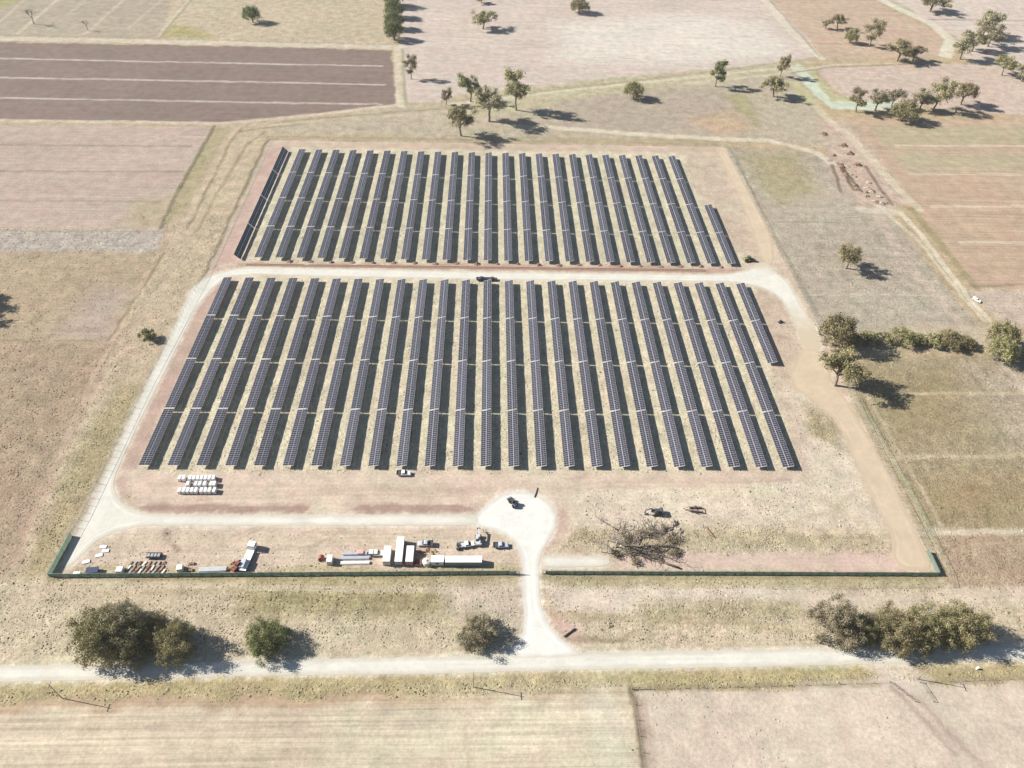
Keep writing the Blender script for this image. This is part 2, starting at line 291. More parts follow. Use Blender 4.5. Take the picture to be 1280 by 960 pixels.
# (pixel polygon, display colour, feather m, roughness amp, stripe, object name)
ZONES = [
 ([(-400, -140), (262, -140), (200, 48), (-400, 42)], (182, 166, 140), 1.5, .25, .25, 'paddock'),
 ([(262, -140), (488, -140), (492, 56), (200, 49)], (200, 181, 148), 2, .45, .1, 'paddock'),
 ([(-300, 8), (40, -6), (10, 8), (-300, 60)], (176, 170, 110), 4, .3, 0, None),
 ([(200, 47), (215, 30), (250, 36), (270, 48)], (184, 170, 110), 4, .5, 0, None),
 ([(-400, 51), (0, 53), (300, 58), (489, 63), (496, 128), (488, 131), (400, 142), (290, 154), (0, 150.5), (-400, 146)], (146, 124, 112), .8, .02, .30, 'ploughed_field'),
 ([(500, -140), (940, -140), (1022, 70), (960, 82), (820, 98), (700, 118), (650, 126), (505, 128), (498, 60)], (212, 192, 176), 2, .12, .35, 'paddock'),
 ([(690, 30), (860, 15), (960, 30), (985, 70), (860, 80), (700, 75)], (225, 212, 196), 20, .12, .35, None),
 ([(960, -140), (1075, -140), (1100, 8), (1178, 42), (1190, 62), (1170, 72), (1080, 74), (1032, 72), (955, -10)], (204, 174, 146), 3, .25, .35, 'paddock'),
 ([(1095, -140), (1700, -140), (1700, 60), (1240, 90), (1200, 70), (1195, 45), (1105, 5)], (216, 196, 180), 3, .2, .3, 'paddock'),
 ([(1020, 84), (1200, 80), (1700, 95), (1700, 145), (1280, 145), (1060, 125), (1035, 105)], (212, 186, 166), 2, .3, .3, None),
 ([(505, 132), (700, 118), (900, 100), (1000, 88), (1030, 150), (1050, 185), (900, 172), (640, 175), (330, 165), (345, 152), (430, 143)], (192, 176, 148), 3, .4, .1, None),
 ([(700, 128), (820, 112), (925, 108), (950, 165), (900, 172), (700, 158)], (186, 168, 145), 5, .35, .1, 'paddock'),
 ([(860, 150), (910, 138), (945, 160), (900, 170)], (202, 172, 135), 8, .4, 0, None),
 ([(905, 118), (935, 118), (950, 160), (925, 140)], (176, 168, 118), 5, .4, 0, None),
 ([(560, 120), (760, 98), (1000, 76), (1010, 86), (900, 103), (760, 116), (640, 140), (560, 150)], (196, 184, 145), 3, .5, 0, None),
 # left side
 ([(-400, 152), (268, 158), (240, 210), (216, 245), (208, 284), (-400, 286)], (196, 172, 154), 1.2, .12, .30, 'stubble_field'),
 ([(170, 250), (215, 246), (208, 284), (150, 286)], (190, 170, 135), 6, .3, .1, None),
 ([(-400, 286), (206, 286), (200, 315), (-400, 315)], (192, 178, 162), 2, .6, .25, None),
 ([(-400, 316), (203, 316), (150, 425), (-400, 427)], (190, 166, 132), 1.5, .38, .25, 'paddock'),
 ([(120, 360), (165, 360), (140, 425), (60, 425)], (190, 166, 146), 8, .2, .2, None),
 ([(-400, 428), (148, 428), (105, 505), (55, 620), (0, 740), (-500, 740)], (186, 158, 128), 2, .45, .15, 'paddock'),
 ([(268, 158), (345, 152), (330, 172), (252, 345), (182, 480), (62, 720), (0, 745), (55, 620), (105, 505), (150, 425), (205, 300), (216, 245)], (202, 180, 146), 1.5, .5, 0, None),
 ([(268, 160), (290, 160), (232, 262), (205, 285), (216, 245)], (182, 166, 124), 2, .4, 0, None),
 ([(150, 480), (182, 484), (110, 632), (60, 715), (20, 740), (80, 600), (110, 540)], (186, 166, 122), 4, .6, 0, None),
 # right side
 ([(905, 184), (1020, 190), (1045, 215), (1110, 265), (1215, 400), (1210, 425), (1030, 420), (962, 290)], (190, 174, 150), 2, .5, .25, 'paddock'),
 ([(925, 190), (1000, 190), (1020, 240), (975, 255), (950, 235)], (178, 164, 122), 10, .5, 0, None),
 ([(1060, 148), (1280, 150), (1700, 150), (1700, 362), (1290, 362), (1222, 360), (1170, 290), (1130, 240)], (200, 168, 138), 2, .12, .45, 'stubble_field'),
 ([(1090, 158), (1600, 158), (1600, 182), (1105, 182)], (188, 172, 135), 6, .1, .4, None),
 ([(1110, 190), (1600, 190), (1600, 216), (1135, 214)], (192, 174, 138), 6, .1, .4, None),
 ([(1205, 362), (1700, 362), (1700, 430), (1260, 410)], (206, 182, 160), 3, .35, .2, None),
 ([(1065, 452), (1280, 440), (1600, 440), (1600, 662), (1165, 662), (1110, 565), (1075, 500)], (178, 158, 120), 1.5, .62, .1, 'paddock'),
 ([(1200, 455), (1500, 450), (1500, 600), (1260, 560)], (190, 170, 142), 12, .6, .1, None),
 ([(1075, 470), (1190, 466), (1200, 530), (1130, 560)], (170, 150, 108), 10, .5, 0, None),
 ([(1140, 600), (1280, 600), (1280, 655), (1170, 655)], (172, 148, 106), 8, .5, 0, None),
 ([(1168, 668), (1600, 668), (1600, 742), (1192, 736)], (190, 160, 130), 3, .6, 0, None),
 ([(1145, 405), (1235, 405), (1250, 435), (1080, 438), (1070, 425)], (200, 182, 152), 4, .4, 0, None),
 # front
 ([(-400, 745), (62, 722), (1172, 720), (1195, 735), (1700, 735), (1700, 812), (1000, 822), (640, 830), (-400, 845)], (212, 192, 158), 1.5, .5, .25, 'verge'),
 ([(300, 728), (560, 728), (560, 770), (300, 770)], (180, 164, 116), 6, .7, .35, None),
 ([(540, 722), (655, 722), (650, 790), (560, 760)], (210, 190, 164), 4, .4, 0, None),
 ([(690, 740), (1000, 740), (1170, 752), (1170, 762), (960, 758), (700, 762)], (224, 202, 180), 3, .15, .1, None),
 ([(800, 752), (980, 748), (1000, 768), (820, 775)], (186, 170, 126), 5, .8, 0, None),
 ([(685, 760), (712, 765), (735, 806), (710, 806), (690, 780)], (214, 180, 160), 1.5, .15, 0, None),
 ([(-400, 848), (640, 838), (1100, 828), (1700, 820), (1700, 850), (1100, 852), (790, 862), (400, 873), (-400, 888)], (194, 174, 124), 1, .65, .1, None),
 ([(720, 840), (1095, 830), (1095, 845), (720, 855)], (196, 178, 124), 3, .5, .1, None),
 ([(-400, 888), (0, 884), (400, 876), (786, 862), (812, 1010), (-400, 1010)], (216, 196, 166), 1, .08, .55, 'stubble_field'),
 ([(-400, 880), (300, 873), (780, 862), (780, 872), (300, 886), (-400, 896)], (198, 168, 134), 1.2, .1, .4, None),
 ([(560, 885), (760, 875), (790, 960), (400, 960)], (222, 208, 176), 14, .08, .5, None),
 ([(792, 862), (1100, 853), (1700, 846), (1700, 1010), (812, 1010)], (220, 200, 176), 1, .12, .05, 'paddock'),
 # the solar yard
 (SITE, (212, 187, 161), .8, .22, .1, 'site_ground'),
 ([(300, 345), (940, 352), (1000, 590), (170, 590)], (222, 207, 172), 3, .42, 0, None),
 ([(352, 184), (850, 190), (900, 250), (935, 330), (305, 327)], (216, 204, 170), 3, .4, 0, None),
 ([(340, 178), (365, 184), (296, 325), (258, 340)], (204, 172, 154), 1, .06, 0, None),
 ([(338, 178), (640, 182), (905, 186), (905, 192), (640, 188), (345, 184)], (208, 182, 156), 1.5, .06, .1, None),
 ([(292, 328), (905, 334), (940, 338), (930, 343), (300, 334)], (200, 164, 142), .8, .1, .1, None),
 ([(855, 205), (895, 205), (935, 300), (915, 330)], (204, 182, 156), 5, .3, .2, None),
 ([(260, 362), (285, 350), (182, 560), (172, 588), (150, 628), (140, 606), (195, 484)], (200, 168, 148), 1, .08, 0, None),
 ([(150, 590), (1000, 592), (1010, 612), (700, 640), (600, 622), (560, 642), (180, 642)], (222, 197, 172), 2, .1, .12, None),
 ([(160, 632), (380, 631), (392, 636), (380, 644), (190, 644)], (184, 150, 132), .35, .05, 0, None),
 ([(425, 632), (575, 630), (590, 637), (570, 643), (445, 644)], (186, 152, 134), .35, .05, 0, None),
 ([(130, 666), (180, 658), (600, 658), (640, 690), (645, 712), (90, 712)], (219, 194, 168), 1.5, .22, .25, None),
 ([(100, 712), (645, 706), (645, 716), (90, 718)], (196, 178, 134), 1.2, .5, 0, None),
 ([(940, 350), (975, 372), (1000, 440), (985, 470), (965, 450)], (208, 182, 156), 2, .2, .1, None),
 ([(985, 480), (1010, 500), (1060, 560), (1120, 690), (700, 690), (720, 610), (1010, 600)], (224, 204, 177), 3, .28, .1, None),
 ([(1000, 500), (1045, 530), (1050, 560), (1012, 545)], (190, 172, 130), 3, .65, 0, None),
 ([(900, 655), (1100, 665), (1118, 690), (700, 690), (712, 662)], (200, 180, 142), 3, .65, .1, None),
 ([(770, 693), (1122, 693), (1150, 712), (770, 711)], (222, 190, 170), 1, .05, .1, None),
 ([(680, 640), (705, 640), (712, 668), (690, 690), (675, 690)], (206, 172, 152), 2, .1, 0, None),
 # dry waterway and gully
 ([(988, 84), (1006, 84), (1024, 104), (1042, 123), (1075, 126), (1120, 126), (1130, 136), (1075, 138), (1040, 136), (1018, 118)], (206, 214, 186), 1.5, .1, 0, 'waterway'),
 ([(1006, 84), (1014, 84), (1045, 120), (1075, 122), (1075, 127), (1038, 126)], (192, 188, 136), 1.2, .5, 0, None),
 ([(985, 100), (1000, 104), (1024, 128), (1005, 130)], (196, 188, 136), 3, .4, 0, None),
 ([(1020, 150), (1060, 150), (1115, 215), (1140, 255), (1085, 262), (1045, 225)], (206, 180, 156), 4, .55, 0, None),
 ([(1040, 200), (1070, 200), (1120, 255), (1075, 262)], (204, 176, 152), 3, .5, 0, None),
]
# (pixel polyline, display colour, half width m, feather m, strength)
pale = (222, 208, 184)
LINES = [
 ([(-400, 43), (0, 48), (200, 52), (490, 59)], (214, 200, 174), 2.2, 1.2, .9),
 ([(-60, 69), (0, 73), (320, 79.5), (477, 82.5)], (206, 188, 172), .55, .5, .85),
 ([(-60, 95), (0, 97), (320, 102.5), (480, 106)], (206, 188, 172), .55, .5, .85),
 ([(-60, 120), (0, 122.3), (320, 128), (477, 130.3)], (206, 188, 172), .5, .5, .85),
 ([(-60, 149), (0, 150.5), (280, 154), (400, 143), (496, 131)], (216, 198, 172), .9, .8, .8),
 ([(497, 60), (501, 132)], (218, 204, 176), 1.6, 1.0, .8),
 ([(503, 62), (507, 132)], (164, 160, 112), .7, .6, .6),
 ([(0, 27), (34, -4)], (206, 190, 160), .6, .8, .6), ([(22, 42), (76, -4)], (210, 194, 164), .8, .8, .7),
 ([(60, 38), (112, -4)], (200, 184, 154), .5, .8, .5), ([(105, 43), (118, 33), (158, -4)], (208, 192, 162), .7, .8, .6), ([(160, 36), (206, -4)], (204, 188, 158), .6, .8, .5),
 ([(200, 46), (243, -4)], (160, 146, 112), .6, .6, .6), ([(197, 46), (239, -4)], (214, 200, 172), .5, .5, .6),
 ([(-60, 180), (0, 181), (238, 183)], (164, 144, 120), .5, .6, .75), ([(-60, 213), (0, 214), (228, 215)], (164, 144, 120), .5, .6, .75), ([(-60, 250), (0, 251), (200, 252)], (170, 150, 126), .5, .7, .7),
 ([(-60, 288), (200, 290)], (158, 142, 118), .4, .5, .5), ([(-60, 426), (120, 426)], (150, 128, 96), .4, .5, .5), ([(-60, 413), (120, 412)], (168, 146, 118), .8, 1, .4),
 ([(268, 158), (222, 240), (200, 286)], (120, 108, 76), .55, .5, .7),
 # old tracks on the left of the yard
 ([(345, 152), (318, 160), (305, 172), (262, 240), (236, 300), (190, 375), (150, 430), (110, 500)], (200, 176, 148), 1.3, .8, .7),
 ([(298, 158), (282, 176), (254, 232), (228, 280), (205, 316), (172, 368), (140, 425), (116, 470), (60, 600), (10, 720)], (204, 178, 150), .8, .6, .7),
 ([(302, 160), (288, 178), (262, 232), (236, 285)], (146, 128, 88), .4, .5, .6), ([(205, 318), (170, 372), (136, 425)], (140, 122, 82), .5, .5, .6),
 ([(330, 166), (308, 182), (270, 245), (246, 290)], (150, 132, 92), .45, .5, .55),
 ([(120, 480), (62, 605), (15, 700)], (196, 164, 136), 1.0, 1.0, .6), ([(105, 500), (45, 620), (-5, 720)], (198, 170, 142), .8, .8, .5),
 ([(345, 153), (420, 146), (500, 140), (580, 134)], (160, 142, 96), .5, .6, .6), ([(300, 164), (420, 150), (470, 147)], (158, 140, 96), .5, .6, .6),
 ([(345, 156), (430, 149), (560, 140)], (210, 192, 160), .9, .8, .6),
 # far tracks
 ([(552, 128), (660, 116), (820, 98), (960, 81), (1024, 72)], (186, 166, 136), .5, .5, .7), ([(560, 131), (700, 114), (880, 95), (1000, 82)], (220, 206, 176), .8, .7, .8),
 ([(850, 105), (885, 101), (960, 94), (1000, 88), (1040, 81), (1150, 79), (1205, 82), (1290, 86)], (214, 198, 170), 1.0, .8, .7), ([(990, 91), (1040, 84), (1140, 80)], (138, 126, 90), .5, .5, .6),
 ([(950, -6), (990, 40), (1027, 73)], (222, 208, 182), 2.0, 1.0, .8), ([(957, -6), (997, 40), (1025, 70)], (170, 154, 120), .4, .5, .6),
 ([(1090, -6), (1130, 14), (1165, 30), (1188, 50), (1182, 70)], (224, 214, 188), 2.4, 1.4, .9), ([(1100, -6), (1140, 14)], (176, 176, 120), 1.6, 1.5, .6),
 ([(1160, 24), (1220, 25), (1300, 26)], (150, 134, 104), .6, .6, .6), ([(1170, 27), (1300, 29)], (220, 204, 184), 1, .8, .6),
 ([(640, 157), (700, 160), (790, 167), (860, 172), (960, 176), (1020, 190), (1040, 205)], (222, 206, 178), 1.3, .9, .85),
 ([(330, 171), (640, 176), (905, 181)], (176, 162, 122), .8, .7, .6), ([(640, 172), (900, 177)], (168, 158, 112), .7, .7, .5),
 ([(1035, 150), (1055, 165), (1090, 200), (1120, 235), (1150, 262)], (220, 204, 172), 1.4, 1, .7), ([(1018, 130), (1035, 150)], (214, 204, 160), 1.4, 1, .6),
 ([(1040, 206), (1052, 240)], (120, 96, 74), .5, .5, .7), ([(1048, 204), (1068, 238)], (110, 88, 66), .5, .5, .8), ([(1052, 208), (1078, 240)], (110, 88, 66), .5, .5, .8), ([(1082, 208), (1105, 242)], (116, 92, 70), .5, .6, .7), ([(1105, 240), (1115, 256)], (120, 96, 70), .5, .6, .6),
 ([(1095, 258), (1125, 266), (1150, 292), (1215, 378), (1235, 400)], (224, 210, 180), .9, .7, .9), ([(1102, 262), (1145, 298), (1207, 376), (1230, 402)], (222, 206, 176), .6, .6, .8), ([(1075, 262), (1100, 264), (1120, 266)], (222, 206, 180), 2, 1, .8),
 ([(1140, 262), (1180, 310), (1222, 362)], (158, 146, 96), 1.2, 1, .6), ([(1098, 270), (1125, 320), (1165, 365), (1200, 405)], (208, 184, 160), 1.6, 1.2, .7),
 ([(1005, 369), (1070, 368), (1165, 369)], (216, 200, 172), .35, .4, .7), ([(985, 320), (1130, 321)], (160, 146, 116), .3, .4, .5), ([(965, 278), (1045, 278)], (160, 146, 112), .3, .4, .5),
 ([(1120, 182), (1300, 183)], (222, 200, 172), .6, .6, .7), ([(1135, 217), (1300, 219)], (216, 194, 166), .6, .6, .7), ([(1165, 258), (1300, 258)], (218, 196, 168), .7, .6, .7), ([(1200, 303), (1290, 303)], (220, 200, 172), .7, .7, .7), ([(1215, 358), (1300, 354)], (140, 122, 92), .7, .8, .5),
 ([(1115, 492), (1200, 492), (1300, 493)], (206, 190, 146), .5, .6, .7), ([(1110, 573), (1160, 571), (1300, 569)], (208, 188, 148), .8, .7, .7), ([(965, 493), (1010, 494)], (222, 208, 182), .8, .8, .6), ([(1025, 575), (1070, 573)], (222, 208, 182), 1, .8, .6), ([(1170, 664), (1220, 665), (1320, 663)], (220, 204, 174), .9, .7, .85), ([(1145, 664), (1170, 664)], (216, 198, 170), 1.2, .8, .7),
 ([(1060, 485), (1130, 600), (1180, 705)], (200, 184, 150), .5, .6, .5), ([(1080, 490), (1130, 575), (1180, 665)], (206, 186, 152), .5, .6, .6), ([(1240, 440), (1290, 500)], (214, 196, 172), 1.2, 1, .6),
 ([(945, 300), (985, 360), (1030, 445)], (214, 200, 172), .7, .6, .7), ([(920, 195), (960, 283), (1022, 395)], (150, 142, 108), .4, .5, .5),
 # inside the yard
 ([(870, 616), (960, 613)], (220, 204, 166), 1.5, 1.5, .5), ([(1010, 615), (1110, 668)], (206, 190, 150), 1, 1.5, .3), ([(985, 664), (1110, 664)], (222, 198, 166), .9, .8, .7),
 ([(185, 605), (620, 612)], (200, 170, 146), .6, .8, .4), ([(180, 628), (400, 630), (600, 627)], (222, 196, 170), .5, .6, .6), ([(700, 598), (990, 600)], (204, 174, 150), .5, .8, .4), ([(730, 610), (900, 610)], (222, 204, 170), 1, 1, .4),
 ([(205, 662), (207, 678), (220, 690)], (170, 140, 122), .35, .4, .7), ([(211, 662), (212, 676), (226, 688)], (170, 140, 122), .35, .4, .7), ([(290, 672), (320, 660)], (178, 150, 130), .35, .5, .5), ([(297, 675), (330, 660)], (178, 150, 130), .35, .5, .5),
 ([(130, 676), (360, 677), (640, 676)], (216, 196, 162), .9, 1, .5), ([(400, 634), (410, 645)], (222, 208, 178), 2.5, 1.5, .8), ([(398, 630), (440, 630)], (220, 202, 172), 1.5, 1, .7),
 ([(860, 215), (905, 212)], (216, 196, 168), 1, 1, .5), ([(880, 236), (915, 234)], (218, 198, 172), 1, 1, .5), ([(690, 690), (712, 655), (722, 640)], (214, 196, 164), .7, 1, .4),
 ([(960, 400), (990, 398)], (216, 192, 166), 1, 1, .4), ([(970, 420), (996, 424)], (196, 166, 146), .7, .7, .5),
 ([(700, 612), (760, 602), (900, 604), (990, 600)], (206, 176, 154), .4, .5, .5), ([(705, 617), (765, 607), (900, 609)], (206, 176, 154), .4, .5, .5), ([(760, 690), (772, 670), (800, 640), (870, 626), (960, 624)], (226, 208, 182), .5, .6, .6), ([(768, 690), (780, 670), (806, 644), (872, 630)], (226, 208, 182), .5, .6, .6), ([(905, 690), (960, 660), (1040, 640), (1080, 610)], (200, 178, 140), .5, .8, .4), ([(250, 620), (420, 612), (590, 616)], (204, 174, 150), .4, .5, .5), ([(250, 625), (420, 617), (590, 621)], (204, 174, 150), .4, .5, .5), ([(380, 665), (480, 668), (560, 664)], (196, 166, 142), .4, .5, .5), ([(330, 690), (390, 684), (430, 664)], (196, 166, 142), .4, .5, .5), ([(690, 738), (860, 742), (1000, 742)], (226, 208, 186), 1.2, 1.2, .6), ([(690, 770), (900, 776), (1000, 790)], (178, 160, 116), .8, 1.2, .5), ([(700, 728), (1170, 728)], (176, 162, 112), 1.4, 1.2, .5), ([(70, 728), (640, 726)], (178, 162, 112), 1.2, 1.2, .5),
 # fence-line growth and road edges
 ([(62, 722), (105, 641), (182, 483), (254, 347), (335, 175)], (128, 114, 78), .5, .5, .7), ([(66, 720), (180, 494), (256, 350), (338, 178)], (206, 190, 162), .7, .6, .6),
 ([(62, 723), (640, 719), (1172, 721)], (150, 140, 90), 1.0, .8, .5), ([(700, 800), (780, 800), (790, 792)], (150, 130, 96), .5, .6, .5),
 ([(790, 862), (797, 900), (806, 962)], (110, 100, 66), .7, .6, .8), ([(800, 880), (815, 962)], (190, 160, 140), 1.6, 1, .5), ([(750, 880), (775, 962)], (224, 212, 186), 3.5, 2.5, .5), ([(790, 862), (1100, 855)], (164, 146, 104), .5, .6, .6), ([(1150, 852), (1300, 847)], (164, 146, 110), .5, .6, .6),
 ([(1090, 828), (1120, 852), (1150, 880), (1210, 940), (1235, 970)], (214, 190, 170), 2.2, 1.2, .7), ([(1105, 845), (1140, 882), (1195, 945)], (186, 156, 138), .6, .7, .6), ([(1130, 855), (1165, 893), (1225, 955)], (186, 158, 140), .5, .7, .6), ([(1110, 835), (1140, 850)], (222, 204, 182), 3.5, 2.5, .7),
 ([(990, 742), (1050, 748), (1190, 752), (1300, 745)], (216, 196, 170), 2, 1.2, .6), ([(1190, 742), (1300, 738)], (214, 190, 166), 1.6, 1, .6),
 ([(300, 752), (500, 752)], (164, 150, 100), .5, .8, .5), ([(280, 762), (540, 764)], (164, 148, 100), .5, .8, .4), ([(120, 745), (300, 738)], (170, 154, 108), .6, .8, .4), ([(20, 760), (60, 740), (80, 728)], (214, 190, 160), 1.2, 1, .5), ([(90, 728), (320, 733), (560, 738)], (218, 200, 170), .8, .8, .5),
]
WHITE = alb(249, 243, 228); CREAM = alb(224, 200, 168); PALE = alb(240, 232, 213)
ROADS = [   # name, polygon (pixels), colour
 ('public_road', [(-300, 839), (0, 833), (160, 830), (320, 825), (560, 821), (630, 819), (722, 816), (960, 812), (1090, 810), (1280, 806), (1600, 798), (1600, 818), (1280, 825), (1100, 830), (960, 833), (722, 837), (560, 842), (320, 845), (160, 849), (0, 852), (-300, 857)], alb(240, 232, 213)),
 ('access_road', [(612, 821), (640, 812), (652, 798), (656, 775), (653, 740), (653, 716), (653, 700), (650, 690), (640, 672), (625, 664), (606, 659), (590, 657), (590, 645), (606, 634), (622, 619), (640, 613), (660, 614), (682, 624), (694, 636), (698, 652), (692, 668), (681, 682), (674, 696), (673, 716), (674, 740), (676, 762), (684, 778), (699, 798), (718, 812), (734, 818), (700, 822)], WHITE),
 ('internal_road', [(72, 714), (95, 670), (118, 622), (148, 556), (183, 482), (216, 414), (238, 364), (248, 352), (264, 344), (290, 336), (320, 334), (420, 336), (640, 340.5), (865, 343), (905, 343), (935, 338), (952, 326), (962, 335), (985, 352), (1005, 388), (1018, 408), (1028, 440), (1004, 436), (992, 402), (976, 372), (955, 360), (925, 353), (865, 352), (640, 350), (420, 346), (320, 343), (284, 346), (266, 360), (246, 384), (226, 424), (197, 482), (170, 536), (147, 585), (140, 606), (148, 626), (165, 638), (190, 644), (320, 644), (600, 643), (600, 657), (320, 657), (176, 657), (140, 665), (117, 678), (84, 714)], PALE),
 ('perimeter_track', [(895, 187), (906, 186), (937, 242), (962, 290), (968, 318), (964, 334), (953, 327), (944, 300), (924, 245)], CREAM),
 ('perimeter_track', [(1004, 435), (1028, 439), (1036, 462), (1040, 480), (1058, 500), (1085, 547), (1110, 592), (1140, 655), (1167, 713), (1128, 713), (1108, 690), (1120, 687), (1110, 660), (1080, 600), (1060, 555), (1042, 522), (1010, 496), (991, 484), (987, 466), (998, 446)], CREAM),
 ('gate_apron', [(673, 694), (700, 695), (740, 696), (766, 695), (768, 707), (730, 709), (673, 709)], PALE),
]
def densify(P, step):
    out = []
    n = len(P)
    for i in range(n):
        a = np.array(P[i]); b = np.array(P[(i+1) % n]); k = max(1, int(np.linalg.norm(b-a)/step))
        for j in range(k): out.append(a+(b-a)*j/k)
    return np.array(out)
def smooth(P, it=2):
    for _ in range(it): P = (np.roll(P, 1, 0)+2*P+np.roll(P, -1, 0))/4
    return P
ROADW = []
for nm, pp, col in ROADS:
    P = smooth(densify(W(pp), 2.0), 3); P = densify(P, 1.0)
    j = (fbm(P[:, 0]*.35, P[:, 1]*.35, 5, 3)-.5)*1.1; P = P+np.c_[j, -j]*.6
    ROADW.append((nm, P, col))

def desat(c):
    g = c[0]*.3+c[1]*.59+c[2]*.11
    return lin([g+(v-g)*.80+3 for v in c])
def build_ground():
    xs = np.arange(-560, 680, .9); ys = [36.0]
    while ys[-1] < 880: ys.append(ys[-1]+.75+max(0, (ys[-1]-120))*.0016)
    ys = np.array(ys); nx, ny = len(xs), len(ys)
    X, Y = np.meshgrid(xs, ys)
    keepv = (X > -129-.482*(Y-66)-70) & (X < 151+.546*(Y-66)+70)
    idx = np.arange(nx*ny).reshape(ny, nx)
    q = np.stack([idx[:-1, :-1], idx[:-1, 1:], idx[1:, 1:], idx[1:, :-1]], -1).reshape(-1, 4)
    kq = keepv[:-1, :-1] & keepv[1:, 1:] & keepv[:-1, 1:] & keepv[1:, :-1]
    q = q[kq.ravel()]
    X = X.ravel(); Y = Y.ravel()
    act = np.unique(q); x = X[act]; y = Y[act]; n = len(act)
    inv = np.full(nx*ny, -1); inv[act] = np.arange(n); q = inv[q]
    wx = x+(fbm(x*.12, y*.12, 1)-.5)*5; wy = y+(fbm(x*.12, y*.12, 2)-.5)*5
    wx += (fbm(x*.6, y*.6, 3, 3)-.5)*2; wy += (fbm(x*.6, y*.6, 4, 3)-.5)*2
    col = np.tile(lin((196, 176, 144)), (n, 1)); amp = np.full(n, .45); stp = np.full(n, .1); own = np.zeros(n, int)
    names = ['ground']
    for pp, c, fe, a, s, nm in ZONES:
        P = W(pp); lo = P.min(0)-fe-4; hi = P.max(0)+fe+4
        k = np.where((x > lo[0]) & (x < hi[0]) & (y > lo[1]) & (y < hi[1]))[0]
        if not len(k): continue
        d = sdf(P, wx[k], wy[k]); m = np.clip(.5-d/(2*fe), 0, 1); m = m*m*(3-2*m)
        col[k] = col[k]*(1-m[:, None])+desat(c)*m[:, None]; amp[k] = amp[k]*(1-m)+a*m; stp[k] = stp[k]*(1-m)+s*m
        if nm:
            names.append(nm); own[k[d < 0]] = len(names)-1
    for pp, c, hw, fe, st in LINES:
        P = W(pp); lo = P.min(0)-hw-fe-3; hi = P.max(0)+hw+fe+3
        k = np.where((x > lo[0]) & (x < hi[0]) & (y > lo[1]) & (y < hi[1]))[0]
        if not len(k): continue
        far = np.clip(y[k]/260, 1, 1.6)
        sx = x[k]+(fbm(x[k]*.15, y[k]*.15, 8)-.5)*2.0; sy = y[k]+(fbm(x[k]*.15, y[k]*.15, 9)-.5)*2.0
        d = pdist(P, sx, sy); br = .65+.7*fbm(x[k]*.25, y[k]*.25, 21, 3)
        m = np.clip((hw*far+fe*far-d)/(fe*far), 0, 1)*st*np.clip(br, 0, 1.1); m = np.clip(m, 0, 1)
        col[k] = col[k]*(1-m[:, None])+desat(c)*m[:, None]; amp[k] *= 1-.5*m
    flat = np.zeros(n)
    for nm, P, c in ROADW:
        lo = P.min(0)-5; hi = P.max(0)+5
        k = np.where((x > lo[0]) & (x < hi[0]) & (y > lo[1]) & (y < hi[1]))[0]
        d = sdf(P, x[k], y[k]); m = np.clip((1.6-d)/2.2+(fbm(x[k]*.5, y[k]*.5, 31, 3)-.5)*1.2*(d > 0), 0, 1)
        cc = np.array(c)*K
        col[k] = col[k]*(1-m[:, None]*.75)+cc*m[:, None]*.75; amp[k] *= 1-m
        flat[k] = np.maximum(flat[k], np.clip((3.0-d)/2, 0, 1))
    amp = np.clip(amp*(.6+.8*fbm(x*.05, y*.05, 41)), 0, 1)
    col /= K
    z = (fbm(x*.45, y*.45, 51, 3)-.5)*amp*.7*(1-flat)+(fbm(x*.02, y*.02, 52)-.5)*.0
    z -= .02*(1-flat)*0
    z[(flat > .5)] = np.minimum(z[flat > .5], 0)
    own_q = own[q[:, 0]]
    # merge zones of the same name that are distinct things into numbered objects
    for i, nm in enumerate(names):
        qq = q[own_q == i]
        if not len(qq): continue
        u = np.unique(qq); r = np.full(n, -1); r[u] = np.arange(len(u)); qq = r[qq]
        V = np.c_[x[u], y[u], z[u]]; cc = col[u]; tx = np.c_[amp[u], stp[u], np.zeros(len(u))]
        if nm == 'ground':    # the sheet runs on to the horizon
            b = len(V); S = 9000.
            V = np.r_[V, [(-S, -S, -.6), (S, -S, -.6), (S, S, -.6), (-S, S, -.6)]]
            cc = np.r_[cc, np.tile(lin((196, 176, 144))/K, (4, 1))]; tx = np.r_[tx, np.tile((.3, .1, 0), (4, 1))]
            qq = np.r_[qq, [[b, b+1, b+2, b+3]]]
        me = bpy.data.meshes.new(nm); me.vertices.add(len(V)); me.vertices.foreach_set('co', V.astype(np.float32).ravel())
        me.loops.add(len(qq)*4); me.loops.foreach_set('vertex_index', qq.astype(np.int32).ravel())
        me.polygons.add(len(qq)); me.polygons.foreach_set('loop_start', np.arange(0, len(qq)*4, 4, dtype=np.int32))
        me.polygons.foreach_set('use_smooth', np.ones(len(qq), bool))
        a = me.attributes.new('Col', 'FLOAT_COLOR', 'POINT'); a.data.foreach_set('color', np.c_[cc, np.ones(len(V))].astype(np.float32).ravel())
        a = me.attributes.new('tex', 'FLOAT_COLOR', 'POINT'); a.data.foreach_set('color', np.c_[tx, np.ones(len(V))].astype(np.float32).ravel())
        me.update(); me.validate(); me.materials.append(GM)
        o = link(nm, me); o['kind'] = 'structure'
    return x, y, amp, flat, col
GX, GY, GAMP, GFLAT, GCOL = build_ground()

